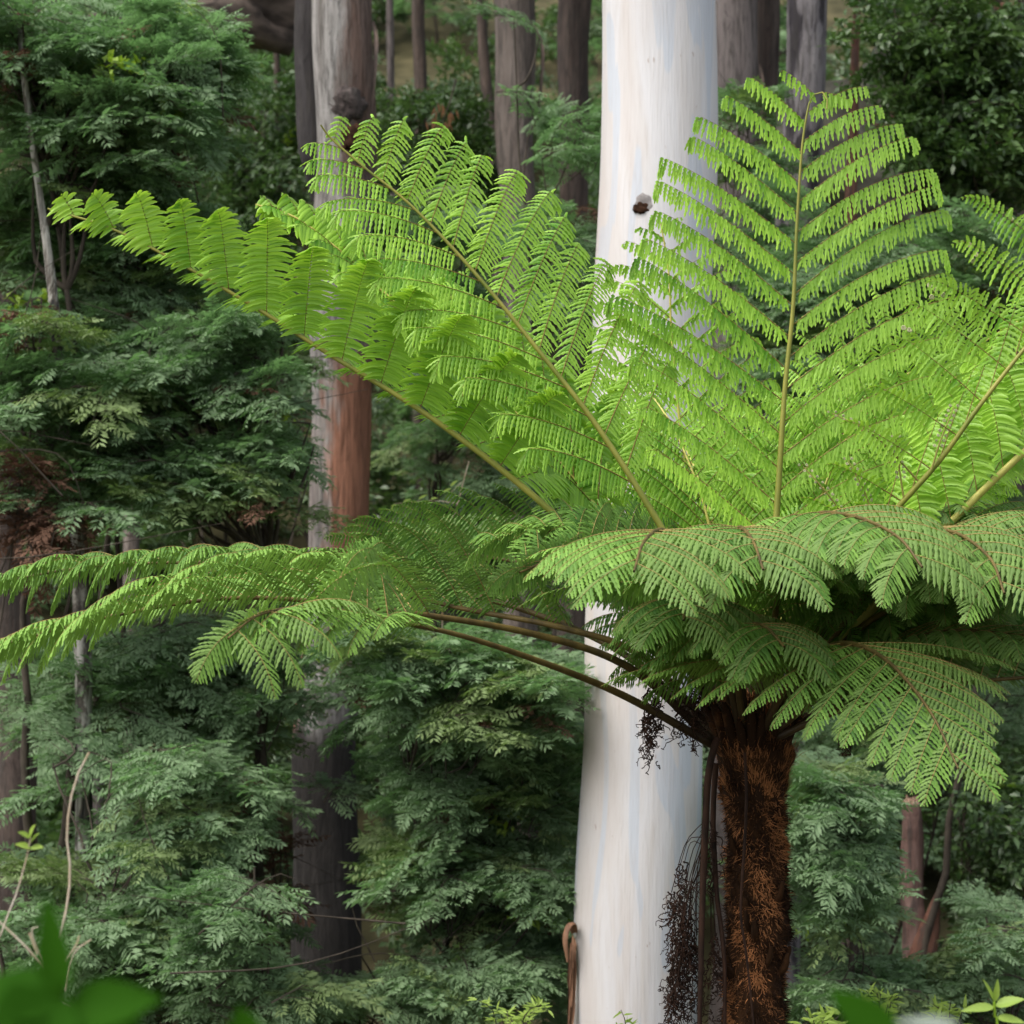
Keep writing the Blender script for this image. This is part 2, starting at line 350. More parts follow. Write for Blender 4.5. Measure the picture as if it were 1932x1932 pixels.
def frond(fern, pts, r0, r1, s0, n, Lmax, SL, SR, o, rachis, mats, tang=(.5, .9), tangR=None, prof=None, separate=False, label=None, onlyL=False, name='frond'):
    rs = np.random.RandomState(int(abs(pts[2][0] * 7 + pts[2][1])) % 99991)
    path = catmull([P(*q) for q in pts], 70)
    S = np.linspace(0, 1, 70); org = path[0]
    mb = MB(); tube(mb, path, r0 + (r1 - r0) * S ** .8, 8, 0, tint=np.clip(S * 5 - .3, 0, 1), noise=lambda a, th: 1 - .16 * np.exp(-((th - math.pi / 2) / .5) ** 2) + 0 * a)
    fo = mb.build(name, [rachis], fern, org)
    if label: fo['label'] = label
    T = nrm(np.gradient(path, axis=0))
    allmb = MB(); cnt = 0
    tangR = tangR or tang
    for side, SV, tg in ((-1, SL, tang), (1, SR, tangR)):
        if SV is None: continue
        a, b = (SV if isinstance(SV, tuple) and len(SV) == 2 else (SV, SV))
        a = nrm(a); b = nrm(b)
        for k in range(n):
            x = (k + (.35 if side > 0 else 0)) / n
            x = min(.985, x ** .92)
            s = s0 + (1 - s0) * x
            q = np.array([np.interp(s, S, path[:, c]) for c in range(3)]); t = nrm(np.array([np.interp(s, S, T[:, c]) for c in range(3)]))
            sv = nrm(a * (1 - x) + b * x)
            L = Lmax * (prof(x) if prof else min(1, .72 + x * 1.2) * (1 - x ** 3.6) + .03) * rs.uniform(.93, 1.05)
            if L < .03: continue
            d0 = nrm(sv + t * (tg[0] * (1 - x) + tg[1] * x) + rs.normal(0, .045, 3))
            nn = np.cross(sv, t) if side > 0 else np.cross(t, sv)
            nn = nrm(nn - np.dot(nn, d0) * d0)
            if 'twist' in o: a_ = o['twist'] * side; nn = nn * math.cos(a_) + np.cross(d0, nn) * math.sin(a_)
            rr = (r0 + (r1 - r0) * s ** .8)
            q = q + nrm(sv - np.dot(sv, t) * t) * rr * .6
            m1 = MB() if separate else allmb
            dv = o.get('dv', 1); o2 = dict(o, droop=(o.get('droopR', o['droop']) if side > 0 else o['droop']) * (dv + (1 - dv) * x))
            pinna(m1, q, d0, nn, L, o2, rs, max(.0012, o.get('rib', .0026) * (1 - .5 * x)))
            if separate: m1.build('pinna', mats, fo, q)
            cnt += 1
    if not separate:
        c = allmb.build('leaflets', mats, fo, org); c['kind'] = 'stuff'
    return fo, cnt

fern_base = P(1428, 1932, 0); fern_base[2] = float(ground_z(fern_base[0], fern_base[1])) - .05
fern = empty('tree_fern', fern_base)
tag(fern, 'tree fern with bright upright new fronds and spreading older ones on a shaggy brown trunk', 'tree fern')
YM = [M_young, M_rib_y]; MM = [M_mature, M_rib_m]
young = dict(droop=.7, hook=.8, sp=.018, pl=.064, hang=1.2, sag=.3, wr=.44, tint=.55, fold=.5)
npin = 0
# A: leftmost new frond, rows of pinnae standing up like paddles
oA = dict(droop=.3, hook=.8, hookfrac=.2, bend=(.05, -.75, -.25), flat2=0, twist=.38, sp=.0115, pl=.128, hang=.12, sag=.38, wr=.8, tint=.6, fold=.5, flat=3.6, lobe=.35)
f, c = frond(fern, [(1392, 1400, 0), (1240, 1180, -.1), (1050, 975, -.15), (830, 800, -.2), (615, 665, -.25), (440, 555, -.3), (230, 440, -.35), (90, 394, -.35)],
      .021, .004, .40, 12, .42, ((.5, .9, .25), (.0, 1, .15)), ((.80, -.12, 1.0), (-.42, -.12, 1.0)), oA, M_rachis_y, YM, (.0, .12), prof=lambda x: (.9 + .1 * min(1, x / .2)) * (1 - x ** 2.7) + .07, separate=True,
      label='leftmost new frond, its bright pinnae standing up like paddles'); npin += c
# B: pale new frond behind it
oB = dict(oA, bend=(0, -.8, -.3), hang=.5, droop=.6, tint=.6, sp=.016, rows=7)
frond(fern, [(1388, 1390, .1), (1220, 1090, .2), (1060, 880, .3), (900, 705, .35), (765, 590, .4), (660, 490, .4), (560, 412, .4), (482, 386, .4)],
      .017, .004, .34, 15, .44, ((-.45, -.5, .6), (-.6, -.4, .5)), ((.3, .35, .9), (-.1, .3, .9)), oB, M_rachis_p, YM, (.35, .6), prof=lambda x: (1 - x ** 2.2) + .1, separate=True, label='pale new frond behind the leftmost one')
# C: long diagonal frond
oC = dict(young, tipf=.3, flat=6, droop=.6, hook=4.5, hookfrac=.13, sp=.0145, pl=.070, hang=.7, wr=.46, sag=.35)
f, c = frond(fern, [(1398, 1400, 0), (1330, 1150, -.1), (1235, 975, -.15), (1130, 810, -.15), (1040, 692, -.15), (900, 520, -.15), (780, 392, -.15), (690, 318, -.15), (625, 262, -.15), (605, 236, -.17)],
      .020, .0035, .38, 14, .54, ((-.9, -.5, .15), (-.9, -.4, .05)), ((.75, .25, .62), (.75, .2, .62)), oC, M_rachis_y, YM, (.55, .62), (.62, .6), prof=lambda x: (.85 + .15 * min(1, x / .2)) * (1 - x ** 3.2) + .07, separate=True,
      label='long new frond leaning up to the left'); npin += c
# D: tall upright frond right of the white trunk
oD = dict(young, tipf=.2, flat=7, droop=.40, droopR=.70, hook=5, hookfrac=.10, sp=.0185, pl=.060, hang=2.2, wr=.43)
f, c = frond(fern, [(1420, 1400, 0), (1450, 1150, -.1), (1466, 950, -.1), (1480, 740, -.1), (1496, 580, -.1), (1503, 430, -.1), (1512, 290, -.1), (1521, 222, -.1), (1530, 186, -.1), (1546, 172, -.1), (1560, 184, -.11), (1560, 206, -.12)],
      .021, .003, .30, 15, .77, (-1, -.05, .15), (1, -.05, .1), oD, M_rachis_y, YM, (.72, .62), (.85, .66), prof=lambda x: (.86 + .17 * min(1, x / .3)) * (1 - x ** 3.1) + .035, separate=True,
      label='tall upright new frond standing right of the white trunk'); npin += c
# H: frond seen face on in front of the white trunk
oH = dict(young, tipf=.25, rows=7, pl=.055, hang=1.4, sp=.02, tint=.5, droop=.6, hook=2, flat=5)
frond(fern, [(1405, 1390, .2), (1340, 1120, .4), (1290, 850, .6), (1268, 650, .65), (1262, 520, .65), (1246, 420, .65), (1240, 400, .65)],
      .014, .003, .36, 12, .52, (-1, .1, .3), (1, .1, .3), oH, M_rachis_p, YM, (.8, .5), prof=lambda x: (1 - x ** 2.4) + .06, label='new frond with a pale yellow rachis in front of the white trunk')
# back fronds
oG = dict(young, rows=7, pl=.078, hang=.7, sp=.0165, tint=.6, droop=.7)
for pts, L, sl, sr in (
    ([(1430, 1390, .25), (1540, 1080, .6), (1630, 880, .9), (1740, 740, 1.1), (1850, 650, 1.2), (1930, 600, 1.25)], .62, (-.75, -.3, .7), (.8, .3, .2)),
    ([(1425, 1390, .3), (1490, 1080, .8), (1560, 880, 1.2), (1640, 760, 1.5), (1720, 700, 1.7)], .60, (-.9, .1, .5), (.9, 0, .3)),
    ([(1410, 1390, .3), (1370, 1080, .8), (1310, 880, 1.2), (1240, 760, 1.5), (1180, 690, 1.7)], .55, (-.9, 0, .3), (.9, .1, .4)),
    ([(1440, 1390, .3), (1600, 1130, .7), (1740, 960, 1.1), (1860, 850, 1.4), (1990, 780, 1.5)], .62, (-.4, -.2, .9), (.7, .3, .2)),
    ([(1415, 1390, .4), (1430, 1080, 1.0), (1430, 920, 1.5), (1420, 830, 1.9)], .62, (-1, 0, .3), (1, 0, .3)),
    ([(1435, 1390, .2), (1560, 1140, .4), (1640, 960, .6), (1700, 830, .7), (1790, 720, .8), (1880, 690, .85)], .55, (-.7, -.4, .5), (.8, .2, .3)),
    ([(1425, 1390, .2), (1480, 1150, .3), (1540, 960, .5), (1590, 840, .6), (1640, 770, .7)], .5, (-.8, -.3, .4), (.9, -.2, .3)),
    ([(1405, 1390, .2), (1370, 1150, .3), (1330, 960, .4), (1290, 850, .5), (1260, 790, .6)], .5, (-.8, -.3, .4), (.9, -.2, .3)),
    ([(1445, 1390, .1), (1640, 1180, .2), (1780, 960, .3), (1880, 800, .4), (1960, 720, .4)], .5, (-.7, -.2, .6), (.6, .3, .4)),
    ([(1400, 1390, .2), (1270, 1130, .5), (1150, 950, .8), (1060, 830, 1.0), (960, 720, 1.1)], .5, (-.5, -.3, .4), (.6, .2, .7))):
    frond(fern, pts, .014, .003, .28, 14, L, sl, sr, oG, M_rachis_p, YM, (.7, .7), label='new frond at the back of the crown')
# E: unfurling frond on the right, with fiddlehead buds
oE = dict(young, droop=.25, hook=.6, sp=.018, pl=.075, hang=.5, bare=.3, tint=.5)
fE, c = frond(fern, [(1440, 1400, 0), (1560, 1140, -.25), (1668, 988, -.45), (1770, 872, -.55), (1852, 760, -.6), (1935, 655, -.6), (2090, 470, -.6)],
      .020, .005, .42, 9, .46, (-1, -.1, .55), (.3, .2, 1), oE, M_rachis_y, YM, (.15, .15), (.1, .2), prof=lambda x: .65 + .5 * x, separate=True,
      label='half unfurled frond on the right with pale fiddlehead buds'); npin += c
# F: thick yellow rachis far right
oF = dict(oA, bend=(-.5, .2, -.5), pl=.09, tint=.6, hang=.35, sp=.014, bare=.16)
frond(fern, [(1446, 1400, -.05), (1610, 1190, -.2), (1780, 1000, -.3), (1932, 852, -.32), (2060, 740, -.35), (2250, 600, -.4)],
      .026, .008, .36, 11, .46, ((-.35, .05, 1), (-.3, .05, 1)), ((.3, .8, .6), (.2, .8, .6)), oF, M_rachis_p, YM, (.2, .3), label='thick yellow stalked frond leaving the picture on the right')
# buds: tight pale coils
def coil(mb, c, r, axis, mat=0):
    a = nrm(axis); q = nrm(np.cross(a, UP + .01)); w = np.cross(a, q)
    th = np.linspace(0, 4.2 * math.pi, 22); rr = r * (1 - th / th[-1] * .85)
    tube(mb, c + (np.cos(th) * rr)[:, None] * q + (np.sin(th) * rr)[:, None] * w, np.linspace(r * .28, r * .2, 22), 4, mat)
def budded(pts, n, r):
    mb = MB()
    path = catmull([P(*q) for q in pts], 24); tube(mb, path, np.linspace(.004, .002, 24), 5, 1)
    for k in range(n):
        x = .35 + .65 * k / (n - 1) if n > 1 else 1; p = np.array([np.interp(x, np.linspace(0, 1, 24), path[:, c]) for c in range(3)])
        for sg in (-1, 1):
            coil(mb, p + np.array([sg * .013, 0, .006]), r * RS.uniform(.8, 1.15), (RS.uniform(-.3, .3), 1, RS.uniform(-.3, .3)))
    o = mb.build('budded_stalk', [M_bud, M_rachis_p], fE, path[0]); o['kind'] = 'stuff'
for pts, n, r in (([(1706, 945, -.5), (1697, 885, -.52), (1690, 826, -.55)], 9, .0055), ([(1655, 1003, -.45), (1632, 930, -.5), (1600, 868, -.5)], 10, .0055),
                  ([(1758, 885, -.56), (1775, 830, -.58), (1800, 768, -.58)], 9, .0055), ([(1735, 910, -.5), (1650, 822, -.55), (1570, 780, -.55)], 10, .0045),
                  ([(1610, 1000, -.4), (1560, 930, -.45), (1515, 880, -.45)], 8, .005)):
    budded(pts, n, r)
for u, v in ((1830, 462), (1842, 480), (1836, 492), (1754, 538), (1766, 546), (1758, 560), (1780, 556), (1705, 618), (1716, 622), (1908, 412), (1918, 420), (1912, 432)):
    mb = MB(); coil(mb, P(u, v, -.6), .009, (RS.uniform(-.3, .3), 1, RS.uniform(-.3, .3))); mb.build('fiddlehead_bud', [M_bud], fE, P(u, v, -.6))

# mature, spreading fronds
mat_o = dict(droop=1.1, hook=.15, sp=.0145, pl=.09, hang=.35, sag=.3, wr=.43, tint=.5, fold=.4, rows=9)
# J: upper left horizontal frond
frond(fern, [(1350, 1400, .1), (1170, 1230, .4), (900, 1125, .7), (620, 1080, .85), (400, 1062, .85), (150, 1072, .8), (-90, 1120, .7)],
      .018, .004, .24, 16, .66, ((-.1, -.65, .85), (-.35, -.6, .6)), ((-.05, .6, 1.0), (-.3, .7, .5)), dict(mat_o, droop=2.6, hang=.7, tint=.4), M_rachis_m, MM, (.35, .9), prof=lambda x: 1 - .35 * x, label='upper of the two long fronds reaching left')
# K: lower left horizontal frond
f, c = frond(fern, [(1345, 1400, -.1), (1190, 1262, -.3), (1000, 1195, -.5), (720, 1150, -.8), (450, 1128, -.95), (200, 1165, -1.05), (-60, 1235, -1.1)],
      .019, .004, .46, 14, .62, ((-.15, -.55, .8), (-.35, -.7, .25)), ((-.1, .75, .5), (-.3, .7, .2)), dict(mat_o, droop=2.1, dv=.45, hang=.5, tint=.8), M_rachis_m, MM, (.4, .9), prof=lambda x: 1 - .3 * x, separate=True,
      label='lower of the two long fronds reaching left'); npin += c
# K2: frond hanging towards the viewer on the left
f, c = frond(fern, [(1345, 1405, -.1), (1150, 1300, -.45), (900, 1208, -.9), (720, 1168, -1.2), (590, 1145, -1.45), (490, 1160, -1.65), (430, 1205, -1.8)],
      .018, .003, .62, 10, .44, ((-.1, -.8, .4), (-.5, -.6, -.1)), ((.0, .6, .5), (.5, .2, -.1)), dict(mat_o, droop=1.3, tint=.85), M_rachis_m, MM, (.4, .9), prof=lambda x: 1 - .45 * x, separate=True,
      label='frond dipping towards the viewer on the left'); npin += c
# K3: the third stalk, running left behind K
frond(fern, [(1350, 1385, 0), (1210, 1238, .0), (1060, 1185, .0), (880, 1150, .05), (700, 1110, .1), (520, 1088, .15), (330, 1100, .15)],
      .018, .004, .44, 12, .54, ((-.1, -.45, 1.0), (-.3, -.7, .4)), ((-.1, .7, .5), (-.3, .7, .2)), dict(mat_o, droop=2.2, dv=.4, tint=.42), M_rachis_m, MM, (.4, .9), prof=lambda x: 1 - .4 * x, label='short frond between the two long left ones')
# L: frond arching straight at the viewer
f, c = frond(fern, [(1400, 1390, -.1), (1350, 1180, -.35), (1290, 1040, -.7), (1250, 1000, -1.1), (1215, 1022, -1.5), (1196, 1078, -1.75)],
      .018, .004, .34, 13, .64, ((-1, .1, .1), (-.9, -.2, -.1)), ((1, .1, .1), (.9, -.2, -.1)), dict(mat_o, droop=.75, tint=.62, sp=.0155, pl=.08), M_rachis_m, MM, (.3, .8), prof=lambda x: (1 - .62 * x ** 1.5), separate=True,
      label='frond arching towards the viewer over the middle of the crown'); npin += c
# M: frond drooping low on the right
f, c = frond(fern, [(1432, 1390, -.1), (1500, 1270, -.4), (1580, 1215, -.75), (1665, 1240, -1.1), (1750, 1335, -1.4), (1808, 1450, -1.55)],
      .017, .003, .24, 14, .74, ((-1, -.1, .0), (-.8, -.3, -.4)), ((1, -.1, .1), (.9, -.3, -.2)), dict(mat_o, droop=.55, hang=.25, tint=.7, sp=.0145, pl=.078), M_rachis_m, MM, (.25, .9), prof=lambda x: (1 - .76 * x ** 1.1), separate=True,
      label='frond drooping low at the right with its upper side in view'); npin += c
# N and others on the right
for k, (pts, L, sl, sr, tn, lab) in enumerate((  # tn: leaf tint; shaded fronds get a darker one, shade put into colour
    ([(1440, 1395, 0), (1590, 1215, -.2), (1690, 1142, -.45), (1800, 1085, -.75), (1910, 1055, -1.05), (2060, 1110, -1.4)], .5, (-.3, -.8, .3), (.4, .7, .3), .6, 'frond arching out to the right in front'),
    ([(1450, 1385, .1), (1640, 1160, .3), (1850, 1030, .5), (2080, 990, .6)], .5, (-.2, -.8, .3), (.2, .8, .3), .5, 'frond spreading right behind the front ones'),
    ([(1430, 1385, -.1), (1470, 1120, -.35), (1520, 985, -.7), (1600, 972, -1.1), (1690, 1010, -1.45), (1740, 1070, -1.6)], .55, (-.8, -.5, .1), (.8, .3, .2), .6, 'frond arching over the right of the crown'),
    ([(1445, 1400, -.1), (1600, 1335, -.2), (1820, 1288, -.3), (2120, 1268, -.3)], .5, (-.1, .25, 1.0), (.1, .7, .8), .3, 'low frond running out to the right edge'),
    ([(1450, 1395, .0), (1640, 1305, .0), (1850, 1262, .0), (2120, 1230, .0)], .5, (-.1, .2, 1.0), (.1, .7, .8), .3, 'second low frond running out to the right edge'),
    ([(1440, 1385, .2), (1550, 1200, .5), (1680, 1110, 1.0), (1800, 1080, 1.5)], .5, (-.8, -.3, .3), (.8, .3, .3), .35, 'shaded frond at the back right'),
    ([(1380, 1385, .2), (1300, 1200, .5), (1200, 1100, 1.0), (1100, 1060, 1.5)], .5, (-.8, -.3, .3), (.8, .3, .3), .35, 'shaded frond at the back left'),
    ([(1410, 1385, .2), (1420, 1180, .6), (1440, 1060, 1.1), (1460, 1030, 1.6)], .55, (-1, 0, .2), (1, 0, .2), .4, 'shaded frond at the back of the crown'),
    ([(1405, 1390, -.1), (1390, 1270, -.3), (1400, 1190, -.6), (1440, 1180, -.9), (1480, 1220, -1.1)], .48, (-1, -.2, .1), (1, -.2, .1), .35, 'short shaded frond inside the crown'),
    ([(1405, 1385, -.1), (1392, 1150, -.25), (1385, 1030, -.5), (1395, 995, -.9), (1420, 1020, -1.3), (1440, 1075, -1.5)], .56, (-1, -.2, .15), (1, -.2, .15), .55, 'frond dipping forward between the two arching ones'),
    ([(1450, 1385, 0), (1650, 1200, -.1), (1790, 1125, -.3), (1910, 1110, -.6), (2010, 1150, -.8)], .55, (-.4, -.8, .2), (.4, .7, .3), .45, 'mid level frond reaching the right edge'),
    ([(1450, 1385, 0), (1600, 1110, -.2), (1700, 1015, -.6), (1790, 1002, -1.0), (1865, 1050, -1.35), (1895, 1120, -1.55)], .5, (-.8, -.5, .1), (.8, .1, .2), .62, 'frond fanning forward near the right edge'),
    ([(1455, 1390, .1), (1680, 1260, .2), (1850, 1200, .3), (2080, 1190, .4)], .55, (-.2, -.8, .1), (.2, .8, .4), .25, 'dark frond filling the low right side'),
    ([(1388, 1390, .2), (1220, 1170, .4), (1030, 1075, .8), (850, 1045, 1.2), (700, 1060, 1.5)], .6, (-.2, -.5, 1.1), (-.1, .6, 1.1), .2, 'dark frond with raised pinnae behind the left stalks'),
    ([(1392, 1390, .1), (1300, 1130, .0), (1180, 1020, -.1), (1050, 1000, -.3), (930, 1030, -.5)], .5, (-.4, -.7, .3), (.3, .8, .3), .55, 'pale frond spreading left at the top of the older ones'),
    ([(1448, 1390, 0), (1620, 1140, -.2), (1740, 1030, -.5), (1850, 1000, -.8), (1950, 1030, -1.1)], .52, (-.6, -.7, .2), (.5, .6, .3), .6, 'pale frond spreading right at the top of the older ones'),
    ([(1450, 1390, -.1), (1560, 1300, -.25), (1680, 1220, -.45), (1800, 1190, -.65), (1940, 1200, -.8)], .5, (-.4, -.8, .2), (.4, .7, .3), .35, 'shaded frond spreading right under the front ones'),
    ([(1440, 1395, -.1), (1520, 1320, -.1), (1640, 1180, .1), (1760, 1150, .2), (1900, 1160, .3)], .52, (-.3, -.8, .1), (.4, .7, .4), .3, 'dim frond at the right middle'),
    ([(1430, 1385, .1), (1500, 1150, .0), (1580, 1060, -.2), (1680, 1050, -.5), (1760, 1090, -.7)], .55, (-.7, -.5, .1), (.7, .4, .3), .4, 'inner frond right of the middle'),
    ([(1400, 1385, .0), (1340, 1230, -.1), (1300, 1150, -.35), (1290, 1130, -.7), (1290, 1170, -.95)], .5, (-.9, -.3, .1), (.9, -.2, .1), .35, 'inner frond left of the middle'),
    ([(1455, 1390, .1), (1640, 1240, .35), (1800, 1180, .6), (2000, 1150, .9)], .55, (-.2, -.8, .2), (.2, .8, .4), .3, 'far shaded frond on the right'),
    ([(1450, 1380, .1), (1600, 1130, .1), (1740, 1000, .0), (1860, 990, -.2), (1980, 1040, -.5)], .5, (-.3, -.7, .4), (.3, .7, .4), .55, 'frond arching highest at the right edge'),
    ([(1385, 1385, 0), (1280, 1160, 0), (1200, 1060, -.2), (1090, 1040, -.5), (980, 1080, -.8)], .48, (-.5, -.7, .2), (.4, .7, .3), .5, 'frond arching left of the middle'),
    )):
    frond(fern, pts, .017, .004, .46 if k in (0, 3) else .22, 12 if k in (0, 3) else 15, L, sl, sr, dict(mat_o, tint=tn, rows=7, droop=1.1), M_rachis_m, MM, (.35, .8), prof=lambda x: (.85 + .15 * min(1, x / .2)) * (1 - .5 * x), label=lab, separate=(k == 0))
print('separate pinnae', npin)

# trunk
def wob(seed, amp, ku=3):
    r = np.random.RandomState(seed); ph = r.uniform(0, 6.3, (6,)); fr = r.uniform(.05, .5, (6,))
    def f(a, th):
        x = 1 + 0 * th * a
        for q in range(6): x = x + amp / 3 * np.sin(th * (q % ku + 1) + ph[q] + a * fr[q])
        return x
    return f
tr_path = catmull([(fern_base[0] + .02, FD, fern_base[2]), P(1428, 1932), P(1428, 1700), P(1425, 1560), P(1420, 1450), P(1416, 1325)], 70)
zs = tr_path[:, 2]
trad = np.interp(zs, [P(0, 1932)[2] - 1, P(0, 1800)[2], P(0, 1560)[2], P(0, 1480)[2], P(0, 1425)[2], P(0, 1370)[2], P(0, 1330)[2]], [.15, .110, .100, .120, .145, .110, .03])
_w3 = wob(3, .10, 5); _w4 = wob(14, .16, 6)
WOB = lambda a, th: _w3(a, th) * (1 + .09 * np.sin(a * .9 + 3 * th) * np.sin(th * 2 + a * .37) + .05 * np.sin(a * 1.7 + th * 5))
mb = MB(); tube(mb, tr_path, trad, 36, 0, noise=WOB, cap=True)
trunk = mb.build('trunk', [M_core], fern, fern_base)
mb = MB()
NF = 34000; NTU = 4200
tc_s = RS.uniform(0, 1, NTU) ** .8; tc_t = RS.uniform(0, 2 * math.pi, NTU); tc_d = RS.normal(0, .75, (NTU, 3)); tc_c = RS.normal(0, .13, NTU); tc_l = RS.uniform(.5, 1.5, NTU)
wh = RS.randint(0, NTU, NF)
s = np.clip(tc_s[wh] + RS.normal(0, .006, NF), 0, 1); th = tc_t[wh] + RS.normal(0, .11, NF)
pz = np.interp(s, np.linspace(0, 1, 70), zs); px = np.interp(s, np.linspace(0, 1, 70), tr_path[:, 0]); py = np.interp(s, np.linspace(0, 1, 70), tr_path[:, 1])
rad = np.interp(s, np.linspace(0, 1, 70), trad)
lump = WOB(s * 69, th - math.pi / 2)
out = np.stack([np.cos(th), np.sin(th), 0 * th], 1); tanv = np.stack([-np.sin(th), np.cos(th), 0 * th], 1)
B0 = np.stack([px, py, pz], 1) + out * (rad * .985 * lump)[:, None]
flare = (pz > P(0, 1500)[2])
dirv = nrm(out * (RS.uniform(.3, .9, (NF, 1)) + .3 * np.abs(tc_d[wh, :1])) + tanv * (RS.normal(0, .3, (NF, 1)) + .6 * tc_d[wh, 1:2]) + UP * (RS.normal(-.2, .35, (NF, 1)) + .8 * tc_d[wh, 2:3] + flare[:, None] * 2.4))
ln = RS.uniform(.010, .038, NF) * tc_l[wh] * (1 + flare * .8); wd = RS.uniform(.0007, .0022, NF)
bend = nrm(dirv + UP * RS.normal(-.5, .5, (NF, 1)) + tanv * RS.normal(0, .5, (NF, 1)))
side = nrm(np.cross(dirv, out + .01)); 
M1 = B0 + dirv * (ln * .55)[:, None]; M2 = M1 + bend * (ln * .45)[:, None]
V = np.stack([B0 - side * wd[:, None], B0 + side * wd[:, None], M1 + side * (wd * .7)[:, None], M1 - side * (wd * .7)[:, None], M2], 1)
b = np.arange(NF)[:, None] * 5
ftint = np.clip(.36 + .42 * np.sin(th * 3 + pz * 6) * np.sin(pz * 11 + th) + tc_c[wh] + RS.normal(0, .14, NF) + .22 * flare, 0, 1)
mb.add(V.reshape(-1, 3), b + np.array([[0, 1, 2, 3]]), b + np.array([[3, 2, 4]]), tint=np.repeat(ftint, 5))
o = mb.build('root_fibres', [M_fibre], trunk, fern_base, smooth=False); o['kind'] = 'stuff'
for k in range(13):      # snapped old stalks that stick out of the root mat
    a = RS.uniform(math.pi * .95, 2.05 * math.pi); v = RS.uniform(1500, 1900); c = P(1427, v); c[1] = FD
    o_ = np.array([math.cos(a), math.sin(a), 0]); p0 = c + o_ * .085; L_ = RS.uniform(.03, .075)
    mb = MB(); pp = catmull([p0, p0 + o_ * L_ * .6 + UP * L_ * .5, p0 + o_ * L_ * .8 + UP * L_ * 1.3], 7)
    tube(mb, pp, np.array([.015, .014, .013, .012, .011, .010, .006]), 7, 0, tint=.1, noise=wob(k, .3), cap=True); mb.build('stalk_stub', [M_core], trunk, p0)
# old stalk bases wedged round the head of the trunk, brown and hairy
for k in range(22):
    a = k / 22 * 2 * math.pi + RS.normal(0, .08); c = P(1424, 1500 + RS.uniform(-15, 60)); c[1] = FD
    p0 = c + np.array([math.cos(a) * .085, math.sin(a) * .085, 0]); p1 = P(1420, 1405) + np.array([math.cos(a) * .12, math.sin(a) * .12, 0]); p2 = P(1420, 1330) + np.array([math.cos(a) * .19, math.sin(a) * .19, RS.uniform(-.05, .03)])
    mb = MB(); pp = catmull([p0, p1, p2], 10); tube(mb, pp, np.interp(np.linspace(0, 1, 10), [0, .4, .95, 1], [.016, .024, .017, .008]), 8, 0, tint=.25, noise=wob(k, .1), cap=True)
    nf = 120; x = RS.uniform(0, 1, nf); q = np.stack([np.interp(x, np.linspace(0, 1, 10), pp[:, c_]) for c_ in range(3)], 1); d = nrm(RS.normal(0, 1, (nf, 3)) + UP * 1.2); q = q + d * .012
    sd_ = nrm(np.cross(d, RS.normal(0, 1, (nf, 3)))) * .0012; tip = q + d * RS.uniform(.015, .05, (nf, 1)); bq = np.arange(nf)[:, None] * 3
    mb.add(np.stack([q - sd_, q + sd_, tip], 1).reshape(-1, 3), tris=bq + np.array([[0, 1, 2]]), tint=np.repeat(RS.uniform(.2, .8, nf), 3))
    mb.build('stalk_base', [M_fibre], trunk, p0)

# dead fronds that hang beside the trunk
def crinkle(mb, p, L, rs, r=.0022, amp=.012, dirv=(0, 0, -1)):
    n = int(14 + L * 60); s = np.linspace(0, 1, n); d = nrm(dirv)
    w = np.cumsum(rs.normal(0, 1, (n, 3)), 0); w = w - s[:, None] * w[-1] * .6
    pts = p + d * (s * L)[:, None] + w * amp * .32
    pts[:, 0] += np.sin(s * L * 190 + rs.uniform(0, 6)) * amp * .35; pts[:, 1] += np.cos(s * L * 170) * amp * .35
    tube(mb, pts, np.linspace(r, r * .6, n), 4, 0)
def dead(pts, r, spots, label):
    rs = np.random.RandomState(int(pts[0][0] + pts[1][1]))
    path = catmull([P(*q) for q in pts], 40); mb = MB()
    tube(mb, path, np.linspace(r, r * .6, 40), 7, 0, noise=wob(5, .2))
    fo = mb.build('dead_frond', [M_dead], fern, path[0]); fo['label'] = label
    for (u, v0, v1, w, n, dd) in spots:
        for k in range(n):
            m2 = MB(); uu = u + rs.normal(0, w * .4); va = v0 + rs.uniform(0, .45) * (v1 - v0); vb = min(v1, va + rs.uniform(.35, .8) * (v1 - v0))
            p = P(uu, va, dd + rs.normal(0, .03)); L = (vb - va) * .00199
            crinkle(m2, p, L, rs, .0030, .016, (rs.normal(0, .15), rs.normal(0, .1), -1))
            for h in range(int(L / .018)):
                q = p + np.array([rs.normal(0, .012), rs.normal(0, .012), -L * h * .018 / L]); crinkle(m2, q, rs.uniform(.02, .05), rs, .0021, .012, (rs.normal(0, .8), rs.normal(0, .5), -.6))
                if h % 2 == 0: big_leaf(m2, q, (rs.normal(), rs.normal(), -1), (rs.normal(), -1, 0), rs.uniform(.015, .03), .008, .5, 4)
            if v0 > 1500:
                j_ = int(rs.uniform(.25, .6) * 39); sp_ = path[j_]; tube(m2, catmull([sp_, (sp_ + p) / 2 + np.array([-.01, 0, .05]), p], 8), .0016, 4, 0)
            m2.build('withered_pinna', [M_dead], fo, p)
dead([(1352, 1392, -.14), (1338, 1450, -.17), (1330, 1550, -.18), (1326, 1700, -.18), (1322, 1850, -.18), (1318, 2010, -.18)], .014,
     [(1285, 1610, 1945, 26, 11, -.1), (1262, 1840, 1960, 26, 6, -.1), (1300, 1700, 1950, 20, 6, -.1)], 'dead stalk hanging straight down with a withered brown fringe')
dead([(1350, 1440, -.1), (1345, 1560, -.1), (1352, 1680, -.1), (1366, 1800, -.12), (1368, 1960, -.12)], .011, [(1345, 1540, 1700, 10, 3, -.1), (1345, 1750, 1940, 12, 4, -.1)], 'second dead stalk, close against the trunk')
